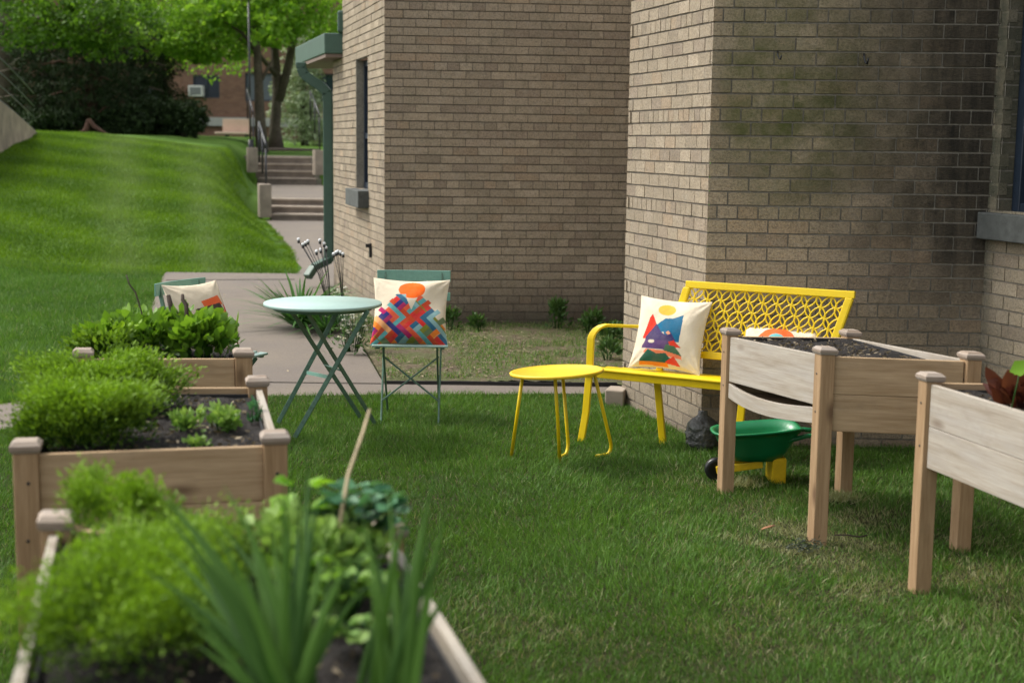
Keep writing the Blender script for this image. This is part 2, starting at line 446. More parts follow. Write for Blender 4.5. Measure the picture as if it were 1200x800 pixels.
def ribbons(P, D, L, W, bend, seg=2, lean=None, wdir=None):
    """tapered blades; D start direction, bend horizontal direction vector (n,3); returns verts, list faces, verts-per-blade"""
    n = len(P); X = wdir if wdir is not None else unit(np.cross(D, rng.normal(size=(n, 3))))
    L = np.asarray(L).reshape(-1, 1); W = np.asarray(W).reshape(-1, 1)
    rows = []
    for i in range(seg):
        t = i / seg; c = P + D * L * t + bend * L * t * t
        w = W * (1 - t * t * .75) * .5
        rows += [c - X * w, c + X * w]
    tip = P + D * L + bend * L
    V = np.stack(rows + [tip], 1); k = 2 * seg + 1
    V = V.reshape(-1, 3); base = (np.arange(n) * k)[:, None]; Q = []
    for i in range(seg - 1): Q.append(base + np.array([[2 * i, 2 * i + 1, 2 * i + 3, 2 * i + 2]]))
    T = base + np.array([[2 * seg - 2, 2 * seg - 1, 2 * seg]])
    return V, ([np.concatenate(Q)] if Q else []) + [T], k

# ------------------------------------------------------------------ terrain
def sm(t): t = np.clip(t, 0, 1); return t * t * (3 - 2 * t)
def base_level(Y):
    return .34 * sm((Y - 27.5) / .8) + .68 * sm((Y - 37.0) / 1.0) + .44 * np.clip((Y - 38) / 17, 0, 1)
def edge_x(Y):   # left edge of the walkway that runs back along the far building
    return np.interp(Y, [0, 16, 19, 26, 30, 37, 60], [-2.3, -2.45, -2.95, -4.55, -5.35, -6.75, -9.5])
def hz(x, Y):
    x = np.asarray(x, float); Y = np.asarray(Y, float)
    b = base_level(Y)
    y0 = np.interp(x, [-9, -5.5, -4.3], [11.5, 14.4, 16.15])
    a1 = np.clip((Y - y0) / (30.5 - y0), 0, 1); a2 = np.clip((edge_x(Y) - .12 - x) / np.interp(Y, [22, 27, 31], [1.5, 1.2, .55]), 0, 1)
    t = (-np.log(np.exp(-9 * a1) + np.exp(-9 * a2)) / 9 - .005) / .92
    top = np.interp(x, [-14, -9, -6.5], [1.66, 1.58, 1.30])
    f = np.clip(t, 0, 1); f = f * .55 + sm(f) * .45
    z = b + (np.maximum(top, b) - b) * f
    return np.where(Y < 10, 0, z) + 0.0
path_poly = [gz(-60, 512), gz(0, 505), gz(310, 465), gz(440, 463.5), gz(735, 462)]
path_poly = [(p.x, p.y) for p in path_poly]
def line_x(pts, y):  # pts list of (x,y) sorted by y
    return np.interp(y, [p[1] for p in pts], [p[0] for p in pts])
FRONT = path_poly
def front_y(x): return np.interp(x, [p[0] for p in FRONT], [p[1] for p in FRONT])
# left border of pad
LEFTB = [(-2.5, 8.2), (-2.6, 8.7), (-2.87, 9.9), (-3.2, 12.4), (-3.95, 15.9)]
STRIP = [gz(-60, 478), gz(0, 474), (-2.52, 8.25)]
BEDX = [(-.80, 8.72), (-1.05, 10), (-1.40, 12), (-1.75, 13.6)]   # border pad / soil bed
def is_lawn(x, Y):
    x = np.asarray(x); Y = np.asarray(Y)
    padL = line_x(LEFTB, Y)
    near = Y < front_y(x)
    left = (x < padL) & (Y > np.interp(x, [p[0] for p in STRIP], [p[1] for p in STRIP]))
    hill = (Y > 15.95) & (x < edge_x(Y) - .0)
    top = (Y > 37.6)
    return near | (left & (Y < 15.95)) | hill | top

# ground grid
xs = np.concatenate([[-400, -150, -70], np.arange(-40, -12, 1.), np.arange(-12, 4, .25), np.arange(4, 40, 2.), [70, 150, 400]])
ys = np.concatenate([[-200, -60, -20, -5], np.arange(0, 10, .5), np.arange(10, 40, .25), np.arange(40, 80, 1.), [100, 200, 500]])
GX, GY = np.meshgrid(xs, ys); GZ = hz(GX, GY)
V = np.stack([GX, GY, GZ], -1).reshape(-1, 3); nx = len(xs); ny = len(ys)
ii = np.arange(ny - 1)[:, None] * nx + np.arange(nx - 1)[None]; ii = ii.reshape(-1, 1)
lawn = struct(np_mesh('lawn', V, [ii + np.array([[0, 1, nx + 1, nx]])], M['lawn']))
lawn.data.polygons.foreach_set('use_smooth', [True] * len(lawn.data.polygons))

def sheet(name, pts, z, mat, zf=None):
    b = MB(); n = len(pts)
    for p in pts: b.v.append((p[0], p[1], z))
    b.face(range(n), [(p[0], p[1]) for p in pts]); return struct(b.build(name, mat))
pad = [tuple(p) for p in path_poly] + [(1.05, 8.76), (-.80, 8.72)] + BEDX[1:] + [(-2.2, 16.0), (-3.0, 20), (-4.3, 26.72), (-2.6, 26.72)]
# concrete pad and strip in front, as two sheets butted edge to edge
sheet('path', [tuple(p) for p in path_poly] + [(.74, 8.66), (-.80, 8.66), (-2.6, 8.66), (-2.52, 8.25), tuple(STRIP[1])[:2], tuple(STRIP[0])[:2]], .006, M['path'])
sheet('path', [(-2.6, 8.70), (-.80, 8.70)] + BEDX[1:] + [(-1.6, 16), (-1.3, 26.7), (-4.75, 26.7), (-3.05, 19), (-2.5, 16.7), (-2.45, 16.0), (-3.95, 15.95)] + LEFTB[3:1:-1], .006, M['path'])
sheet('path_joint', [(-2.55, 8.6), (.8, 8.6), (.8, 8.75), (-2.55, 8.75)], .002, M['joint'])
b = MB(); p1, p2 = gz(195, 329), gz(345, 328); b.beam((p1.x, p1.y, .008), (p2.x, p2.y, .008), .05, .004); struct(b.build('path_joint', M['joint']))
# soil bed: lumpy grid
bx = np.linspace(-1.9, 1.3, 90); by = np.linspace(8.72, 13.6, 130); BX, BY = np.meshgrid(bx, by)
BX = np.maximum(BX, line_x(BEDX, BY)); BZ = .012 + rng.random(BX.shape) * .014 + .012 * np.sin(BX * 4 + 1) * np.sin(BY * 3)
V = np.stack([BX, BY, BZ], -1).reshape(-1, 3); n2 = len(bx)
ii = (np.arange(len(by) - 1)[:, None] * n2 + np.arange(n2 - 1)[None]).reshape(-1, 1)
struct(np_mesh('soil_bed', V, [ii + np.array([[0, 1, n2 + 1, n2]])], M['dirt']))
b = MB(); pts = [(-.78, 8.70, .012), (-.3, 8.705, .016), (.2, 8.70, .013), (.66, 8.72, .018)]
for p, q in zip(pts, pts[1:]): b.beam(p + (0,) if len(p) < 3 else p, q, .012, .020)
tag(b.build('garden_edging', M['edging']), 'black plastic edging strip between the bare soil bed and the concrete strip', 'edging')

# ------------------------------------------------------------------ grass
def blades(name, n, xr, yr, Lr, W, mat, seg, dens=None, label='', lift=0):
    x = rng.uniform(*xr, n); Y = yr[0] + (yr[1] - yr[0]) * rng.random(n)
    keep = is_lawn(x + rng.normal(0, .018, n), Y + rng.normal(0, .02, n))
    half = Y * .375 + .35 + 1.3 * (Y < 8.7)
    keep &= (np.abs(x) < half)
    # inside the building footprints
    keep &= x < 2.36 + .2848 * (6.98 - Y)
    keep &= ~((Y > 7.02) & (x > .98 - (Y - 7.02) * .29))
    x, Y = x[keep], Y[keep]
    if dens is not None:
        k = rng.random(len(x)) < dens(x, Y); x, Y = x[k], Y[k]
    n = len(x); P = np.stack([x, Y, hz(x, Y) - .004], -1)
    clump = np.sin(x * 9.1 + np.sin(Y * 7.3) * 2) * np.sin(Y * 8.7 + np.sin(x * 6.1) * 2)
    big = np.sin(x * 2.1 + 1.3 * np.sin(Y * 1.7)) * np.sin(Y * 2.6 + 1.1 * np.sin(x * 2.3))
    L = rng.uniform(Lr[0], Lr[1], n) * (1 + .25 * clump + .15 * big)
    th = rng.normal(0, .5, (n, 2)); D = unit(np.concatenate([th * .7, np.ones((n, 1))], 1))
    cd = np.stack([np.sin(x * 5 + Y * 2), np.cos(Y * 4.1 - x * 3), 0 * x], -1)
    bend = (unit(np.concatenate([rng.normal(0, 1, (n, 2)), np.zeros((n, 1))], 1)) * .5 + cd * .25) * rng.uniform(.2, .95, (n, 1)); bend[:, 2] = -.3 * rng.random(n)
    # dry patches near the planters, thin straw everywhere
    def patch(px, py, rx, ry): return np.exp(-(((x - px) / rx) ** 2 + ((Y - py) / ry) ** 2))
    pt = patch(1.35, 5.45, .42, .5) * .9 + patch(1.55, 4.75, .4, .4) * .7 + patch(.95, 5.25, .25, .35) * .75 + patch(.55, 4.15, 1.0, .2) * .32 + patch(-.3, 4.3, .5, .3) * .25 + patch(.85, 6.2, .3, .25) * .25 + patch(1.1, 4.55, .4, .25) * .35
    pt = pt * np.clip(.55 + .9 * np.sin(x * 11 + 2 * np.sin(Y * 6)) * np.sin(Y * 9 + x * 3), .12, 1.1)
    dry = np.clip((rng.random(n) < (.035 + pt * .85)) * rng.uniform(.4, 1, n), 0, 1)
    var = np.clip(.42 + .22 * clump * rng.random(n) + .12 * big + rng.normal(0, .22, n), 0, 1)
    if yr[0] > 12:
        a_ = x / Y; trk = np.exp(-((a_ + .277 + .004 * np.sin(Y)) / .016) ** 2) * .8 + np.exp(-((a_ + .218) / .012) ** 2) * .55 + .35 * np.exp(-((a_ + .18 + .002 * Y) / .01) ** 2)
        dry = np.clip(dry * .5 + trk * rng.uniform(.2, 1, n) * .75, 0, 1)
        var = np.clip(var + .22 * np.sin(Y * 3.2 + x * 1.2 + np.sin(x * 2)) - .1, 0, 1)
    L = L * (1 - .45 * np.clip(pt, 0, 1))
    k2 = rng.random(n) > np.clip(pt, 0, 1) * .12
    P, D, L, bend, dry, var = P[k2], D[k2], L[k2], bend[k2], dry[k2], var[k2]
    V, Fs, k = ribbons(P, D, L, rng.uniform(.7, 1.2, len(P)) * W, bend, seg)
    o = np_mesh(name, V, Fs, mat, None, {'var': np.repeat(var, k), 'dry': np.repeat(dry, k)})
    return tag(o, label, 'grass', None, 'stuff')
blades('grass', 680000, (-3.5, 3.5), (2.4, 8.6), (.024, .052), .0030, M['grass'], 2, label='short dark green lawn grass around the patio furniture and planters')
blades('grass', 190000, (-7, -2.3), (7.5, 16), (.04, .075), .006, M['grass'], 1, label='green grass on the flat lawn left of the concrete pad')
blades('grass', 420000, (-13, -2.3), (15.5, 31), (.04, .075), .012, M['hill_grass'], 1, label='bright mown grass on the slope behind the patio')
# weedy grass scattered on the soil bed
n = 26000; x = rng.uniform(-1.7, 1.2, n); Y = rng.uniform(8.85, 11.9, n)
kk = (x > line_x(BEDX, Y) + .05) & ((np.sin(x * 5.3 + 2 * np.sin(Y * 4)) * np.sin(Y * 6 + x) > -.35) | ((Y > 11.25 + .1 * np.sin(x * 20)) & (rng.random(n) < .8))) & (rng.random(n) < .75)
x, Y = x[kk], Y[kk]; n = len(x); P = np.stack([x, Y, 0 * x + .015], -1)
D = unit(np.concatenate([rng.normal(0, .6, (n, 2)), np.ones((n, 1))], 1)); L = rng.uniform(.02, .05, n)
V, Fs, k = ribbons(P, D, L, np.full(n, .006), np.zeros((n, 3)), 1)
tag(np_mesh('weed_grass', V, Fs, M['grass'], None, {'var': np.repeat(rng.random(n), k), 'dry': np.repeat((rng.random(n) < .3) * .6, k)}), 'patchy grass and moss sprouting on the bare soil bed', 'grass', None, 'stuff')
# dry litter on the soil bed
n = 2600; P = np.stack([rng.uniform(-1.5, 1.1, n), rng.uniform(8.8, 11.8, n), np.full(n, .03)], -1); kk = P[:, 0] > line_x(BEDX, P[:, 1]); P = P[kk]; n = len(P)
D = unit(np.concatenate([rng.normal(0, 1, (n, 2)), rng.normal(0, .15, (n, 1))], 1))
tag(leaf_obj('soil_litter', P, D, rng.uniform(.015, .05, n), rng.uniform(.004, .014, n), M['debris'], kind='q', side=np.tile([0, 0, 1.], (n, 1)) + rng.normal(0, .2, (n, 3))), 'chips and dry leaf litter on the bare soil bed', 'litter', None, 'stuff')

n = 260; Y = rng.uniform(8.8, 15.8, n); x = rng.uniform(-3.6, -1.0, n); kk = (x > line_x(LEFTB, Y) + .05) & (x < line_x(BEDX, Y) - .02) & (rng.random(n) < np.where(np.abs(x - line_x(BEDX, Y)) < .3, 1, .45)); x, Y = x[kk], Y[kk]; n = len(x)
tag(leaf_obj('path_litter', np.stack([x, Y, np.full(n, .012)], -1), np.concatenate([rng.normal(0, 1, (n, 2)), rng.normal(0, .08, (n, 1))], 1), rng.uniform(.012, .045, n), rng.uniform(.006, .02, n), M['debris'], kind='q', side=np.tile([0, 0, 1.], (n, 1)) + rng.normal(0, .15, (n, 3))), 'dry leaf bits scattered over the concrete path', 'litter', None, 'stuff')

# ------------------------------------------------------------------ brick walls
def brick_wall(name, A, B, z0, z1, mats, parent, holes=(), pitch=.0677, blen=.2032, phase=0., miter=(True, True), proud=.008, seed=1, tone=1., jv=.55):
    """A->B in plan with the outside on the right hand side of the direction"""
    rs = np.random.default_rng(seed)
    A = np.array(A, float); B = np.array(B, float); L = np.linalg.norm(B - A); d = (B - A) / L; nrm = np.array([d[1], -d[0]])
    m = MB(); cols = []
    J = .010; T = .05
    def pt(u, dep, z):
        p = A + d * u - nrm * dep; return (p[0], p[1], z)
    rows = int((z1 - z0) / pitch) + 1
    for r in range(rows):
        za = z0 + r * pitch; zb = min(za + pitch - J * .95, z1)
        if zb - za < .01: continue
        header = (r % 7 == 3)
        bl = blen / 2 if header else blen
        off = (0 if r % 2 else .5) * blen + phase + (blen * .25 if header else 0)
        u = -((off) % bl)
        while u < L:
            a, e = max(u, 0) , min(u + bl - J * jv, L)
            u += bl
            if e - a < .012: continue
            segs = [(a, e)]
            for (h0, h1, hz0, hz1) in holes:
                if zb > hz0 + .01 and za < hz1 - .01:
                    ns = []
                    for s_, t_ in segs:
                        if t_ <= h0 or s_ >= h1: ns.append((s_, t_)); continue
                        if s_ < h0: ns.append((s_, h0))
                        if t_ > h1: ns.append((h1, t_))
                    segs = ns
            for s_, t_ in segs:
                if t_ - s_ < .012: continue
                j = rs.normal(0, .0008); dz = rs.normal(0, .0006)
                ma = T if (miter[0] and s_ < 1e-6) else 0; mb = T if (miter[1] and t_ > L - 1e-6) else 0
                v = [pt(s_, j, za + dz), pt(t_, j, za + dz), pt(t_ - mb, T, za + dz), pt(s_ + ma, T, za + dz)]
                w = [(q[0], q[1], zb + dz) for q in v]
                m.hexa(v + w, 0)
                h = rs.normal(0, 1); g = rs.random()
                base = np.array([.372, .307, .229]) * (1 + .075 * h)
                if g < .12: base = base * np.array([.86, .84, .86])
                elif g < .22: base = base * np.array([1.10, 1.10, 1.12])
                elif g < .30: base = base * np.array([1.01, .95, .91])
                cols += [tuple(np.clip(base * tone, 0, 1)) + (1,)] * 8
    # mortar backing, split round the holes
    us = sorted({proud if miter[0] else 0, L - (proud if miter[1] else 0), *[h for q in holes for h in q[:2]]}); zs = sorted({z0, z1, *[h for q in holes for h in q[2:]]})
    for i in range(len(us) - 1):
        for k in range(len(zs) - 1):
            uc, zc = (us[i] + us[i + 1]) / 2, (zs[k] + zs[k + 1]) / 2
            if any(q[0] < uc < q[1] and q[2] < zc < q[3] for q in holes): continue
            b0 = len(m.v); m.v += [pt(us[i], proud, zs[k]), pt(us[i + 1], proud, zs[k]), pt(us[i + 1], proud, zs[k + 1]), pt(us[i], proud, zs[k + 1])]
            m.face((b0, b0 + 1, b0 + 2, b0 + 3), None, 1); cols += [(.3, .3, .3, 1)] * 4
    o = m.build(name, mats, parent)
    a = o.data.color_attributes.new('Col', 'FLOAT_COLOR', 'POINT'); a.data.foreach_set('color', [c for q in cols for c in q])
    return o, pt, L

TOPZ = 3.45
# far wing: left face and courtyard face
FC = (-1.055, 11.55); FR = (1.30, 11.78)
dl = Vector((-.256, .967)); dl.normalize()
FL = (FC[0] + dl.x * 2.42, FC[1] + dl.y * 2.42); SL = 3.12; FL2 = (FC[0] + dl.x * SL, FC[1] + dl.y * SL)
bf = thing('brick_building', (0, 12.5, 0), 'tan brick building wing with the narrow dark window and green eave behind the bistro set', 'building')
def t_on(A, d, px, py):   # distance along plan line A + d t hit by a pixel column
    r = ray(px, py); # solve A + d t = s r
    Mx = np.array([[r.x, -d[0]], [r.y, -d[1]]]); s, t = np.linalg.solve(Mx, np.array([A[0], A[1]])); return t, H + s * r.z
w0, zt = t_on(FC, dl, 431, 66); w1, _ = t_on(FC, dl, 417, 70); _, zb_ = t_on(FC, dl, 424, 222)
Lf = 2.42
# direction FL -> FC so that the outside is to the left of the building
o, ptL, LL = brick_wall('wall', FL2, FC, 0, 2.30, [BR_S, M['mortar']], bf, holes=[(SL - w1, SL - w0, zb_, zt)], miter=(False, True), seed=2)
o2, ptU, _ = brick_wall('wall', FL, FC, 2.30 + .0, TOPZ, [BR_S, M['mortar']], bf, miter=(False, True), seed=3, holes=[(2.42 - w1, 2.42 - w0, 0, zt)] if zt > 2.3 else [])
brick_wall('wall', FC, FR, -.02, TOPZ, [BR_F, M['mortar']], bf, miter=(True, False), seed=4, phase=.05)
b = MB(); b.poly([(FC[0] - .08, FC[1] - .08), (FR[0] + .1, FR[1] - .1), (FR[0] + .5, 16.2), (FL[0] - .02, FL[1] + .02), (FL[0] - .02, FL[1])], TOPZ, TOPZ + .12); b.build('roof', M['green_trim'], bf)
b = MB(); b.poly([(FL[0] + .08, FL[1] - .1), (FL[0] + .3, FL[1] + .02), (-.5, 14.2), (-.5, 12), ], 2.2, 2.24); b.build('ceiling', M['soffit'], bf)
# end wall of the low part
b = MB(); b.box((FL2[0] + .62, FL2[1] + .12, 1.15), (1.2, .1, 2.28), -.02); b.build('end_wall', M['mortar_light'], bf)
# window
dlv = Vector((dl.x, dl.y, 0)); nl = Vector((-dl.y, dl.x, 0)) * 1.0   # outward (to the left)
if nl.x > 0: nl = -nl
wc = Vector((FC[0], FC[1], 0)) + dlv * ((w0 + w1) / 2)
wd = w1 - w0
wn = MB()
for u in (w0 + .03, w1 - .03):
    p = Vector((FC[0], FC[1], 0)) + dlv * u - nl * .10
    wn.beam(p + Vector((0, 0, zb_)), p + Vector((0, 0, zt)), .05, .06, up=nl)
for z in (zb_ + .03, zt - .03, (zb_ + zt) / 2 - .1):
    wn.beam(wc - dlv * wd / 2 - nl * .10 + Vector((0, 0, z)), wc + dlv * wd / 2 - nl * .10 + Vector((0, 0, z)), .05, .05)
wf = wn.build('window', M['dark_frame'], bf)
g = MB(); g.beam(wc - dlv * wd / 2 - nl * .11 + Vector((0, 0, (zb_ + zt) / 2)), wc + dlv * wd / 2 - nl * .11 + Vector((0, 0, (zb_ + zt) / 2)), .01, zt - zb_ - .08); g.build('pane', M['window_glass'], wf)
for u, s_ in ((w0 + .0, 1), (w1, -1)):   # brick reveals
    g = MB()
    a = Vector((FC[0], FC[1], 0)) + dlv * (u - s_ * .0) - nl * .052; g.beam(a + Vector((0, 0, zb_)), a + Vector((0, 0, zt)), .012, .10, up=nl)
    g.build('reveal', M['mortar_light'], wf)
g = MB(); g.beam(wc - dlv * (wd / 2 + .04) + nl * .0 + Vector((0, 0, zb_ - .075)), wc + dlv * (wd / 2 + .04) + Vector((0, 0, zb_ - .075)), .19, .15); g.build('sill', M['sill'], wf, bevel=.006)
# eave
Z = lambda v, z: Vector((v[0], v[1], z))
P1 = at(380, 60, FL[1]); P2 = at(346, 60, 16.1)
ev = MB()
ev.poly([(P1.x, P1.y), (FL[0] + .02, FL[1] - .01), (FL2[0] - .2, 16.1), (P2.x, P2.y)], 2.335, 2.53, 0)
ev.build('eave', M['green_trim'], bf, bevel=.01)
ev = MB(); ev.poly([(P1.x + .01, P1.y + .01), (FL[0], FL[1] + .01), (FL2[0] - .2, 16.08), (P2.x + .01, P2.y - .01)], 2.30, 2.333, 0); ev.build('soffit', M['soffit'], bf)
ev = MB(); c = at(402, 28, FL[1]); ev.poly([(c.x - .05, c.y - .05), (c.x + .05, c.y - .05), (c.x + .05, c.y + .1), (c.x - .05, c.y + .1)], 2.53, 2.74); ev.build('flashing', M['green_trim'], bf, bevel=.02)
# downspout
ds = MB(); YD = 14.72
pts = [at(353, 74, YD), at(353, 80, YD), at(357, 88, YD), at(366, 95, YD), at(377, 102, YD), at(383.5, 109, YD), at(384.5, 118, YD)]
bot = at(384.5, 118, YD); pts += [Vector((bot.x, YD, z)) for z in (1.5, .9, .35, .26)]
for p, q in zip(pts, pts[1:]):
    e = (q - p).normalized() * .008; ds.beam(p - e, q + e, .075, .10, up=(1, 0, .01) if abs((q - p).normalized().z) > .7 else (0, 0, 1))
q = Vector((bot.x, YD, .27)); ds.beam(q, q + Vector((-.13, -.18, -.06)), .09, .07); ds.beam(q + Vector((-.13, -.18, -.06)), q + Vector((-.19, -.26, -.16)), .088, .068)
ds.build('downspout', M['green_trim'], bf, bevel=.01)
# bracket on the side wall
t_, z_ = t_on(FC, dl, 435.5, 292); p = Vector((FC[0], FC[1], z_)) + dlv * t_ + nl * .012
b = MB(); b.beam(p + Vector((0, 0, -.07)), p + Vector((0, 0, .05)), .03, .02, up=nl); b.beam(p + Vector((0, 0, .03)), p + Vector((0, 0, .03)) + nl * .04, .02, .03)
tag(b.build('wall_bracket', M['iron']), 'small black metal bracket fixed low on the side wall near the brick corner', 'bracket')

# near wing
NC = (.965, 7.05); NR = (2.335, 6.98)
d2 = Vector((-.272, .962)).normalized(); NL = (NC[0] + d2.x * 1.16, NC[1] + d2.y * 1.16)
bn = thing('brick_building', (1.6, 7.6, 0), 'tan brick building wing with green and black stained front behind the yellow bench', 'building')
NB = (NL[0] + .35 * 1.0, NL[1] + .02)
brick_wall('wall', NL, NC, -.02, TOPZ, [BR_S, M['mortar_side']], bn, miter=(True, True), seed=7, pitch=.0685, phase=.07, blen=.142)
brick_wall('wall', NC, (NR[0] + .05, NR[1] - .0026), -.02, TOPZ, [BR_N, M['mortar_light']], bn, miter=(True, False), seed=8, jv=.8, pitch=.0685)
brick_wall('wall', NB, NL, -.02, TOPZ, [BR_S, M['mortar']], bn, miter=(False, True), seed=9, pitch=.0685)
# window wall runs towards the camera
d3 = Vector((.274, -.962)).normalized(); NE = (NR[0] + d3.x * 5.2, NR[1] + d3.y * 5.2)
t_s, zs_ = t_on(NR, d3, 1172, 30); _, zsill = t_on((NR[0] - .04, NR[1]), d3, 1165, 249)
WT = .075
# inside corner: outside lies on the right of NR->NE? direction points to camera, outside must be -X
brick_wall('wall', (NR[0], NR[1]), NE, -.02, TOPZ, [BR_W, M['mortar_light']], bn, holes=[(WT, WT + 1.15, zsill, 2.75), (2.6, 3.75, zsill, 2.75)], miter=(False, False), seed=10, pitch=.0685, phase=.03)
n3 = Vector((-abs(d3.y), -abs(d3.x), 0)).normalized()
D3 = Vector((d3.x, d3.y, 0)); R3 = Vector((NR[0], NR[1], 0))
for k_, u0_ in enumerate((WT, 2.6)):
    fr = MB(); u1_ = u0_ + 1.15
    for u in (u0_ + .03, u1_ - .03, (u0_ + u1_) / 2):
        p = R3 + D3 * u - n3 * .115; fr.beam(p + Vector((0, 0, zsill - .02)), p + Vector((0, 0, 2.74)), .06, .07, up=n3)
    for z in (zsill + .015, 2.71):
        fr.beam(R3 + D3 * (u0_ + .06) - n3 * .115 + Vector((0, 0, z)), R3 + D3 * (u1_ - .06) - n3 * .115 + Vector((0, 0, z)), .062, .06)
    f = fr.build('window', M['dark_frame'], bn, bevel=.004)
    g = MB(); g.beam(R3 + D3 * (u0_ + .05) - n3 * .13 + Vector((0, 0, (zsill + 2.74) / 2)), R3 + D3 * (u1_ - .05) - n3 * .13 + Vector((0, 0, (zsill + 2.74) / 2)), .01, 2.74 - zsill - .05); g.build('pane', M['window_glass'], f)
    g = MB(); g.beam(R3 + D3 * (u0_ - .07 if k_ else u0_ - .072) + n3 * -.02 + Vector((0, 0, zsill - .068)), R3 + D3 * (u1_ + .07) + n3 * -.02 + Vector((0, 0, zsill - .068)), .16, .13); g.build('sill', M['sill'], f, bevel=.006)
    # brick jamb facing the camera
    j0 = R3 + D3 * (u0_ - .004)
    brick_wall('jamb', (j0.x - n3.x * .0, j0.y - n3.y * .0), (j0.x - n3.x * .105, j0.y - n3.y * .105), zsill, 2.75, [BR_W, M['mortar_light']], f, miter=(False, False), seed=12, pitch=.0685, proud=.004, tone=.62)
b = MB(); b.poly([(NE[0] - .05, NE[1]), (NE[0] + 1.5, NE[1]), (3.6, 8.4), (NB[0], NL[1] + .04), (NL[0] - .03, NL[1] + .04), (NC[0] - .05, NC[1] - .05), (NR[0] - .04, NR[1] - .06)], TOPZ, TOPZ + .12); b.build('roof', M['green_trim'], bn)
# connecting wall between wings (hidden return)
brick_wall('wall', (FR[0] - .02, FR[1]), (NB[0], NB[1] + .05), -.02, TOPZ, [BR_S, M['mortar']], bn, miter=(False, False), seed=14)
# concrete footing stub at the back corner
b = MB(); c = Vector((NL[0] - .035, NL[1] - .05, .11)); b.box(Vector((c.x, c.y, .03)), (.11, .16, .13), -.25)
tag(b.build('concrete_block', M['cheek'], bevel=.008), 'tan concrete block at the foot of the pale brick side wall', 'concrete block')
# hooks
for (px, py, lab) in ((911, 64, 'small bent wire hook on the stained wall, nearer the pale corner'), (1012, 67, 'larger dark wire hook on the stained wall, nearer the window')):
    t_, z_ = t_on(NC, ((NR[0] - NC[0]), (NR[1] - NC[1])), px, py)
    p = Vector((NC[0] + (NR[0] - NC[0]) * t_, NC[1] + (NR[1] - NC[1]) * t_, z_))
    h = MB(); s_ = 1.0 if px < 950 else 1.35
    h.tube([p + Vector((0, .02, .015)), p + Vector((0, -.012, .012)), p + Vector((-.004, -.03, -.006)) * 1, p + Vector((.003, -.034, -.022 * s_)), p + Vector((.008, -.045, -.026 * s_)), p + Vector((.010, -.055, -.008))], .0035 * s_, 6)
    tag(h.build('wall_hook', M['iron']), lab, 'hook', 'hooks on the stained brick wall')

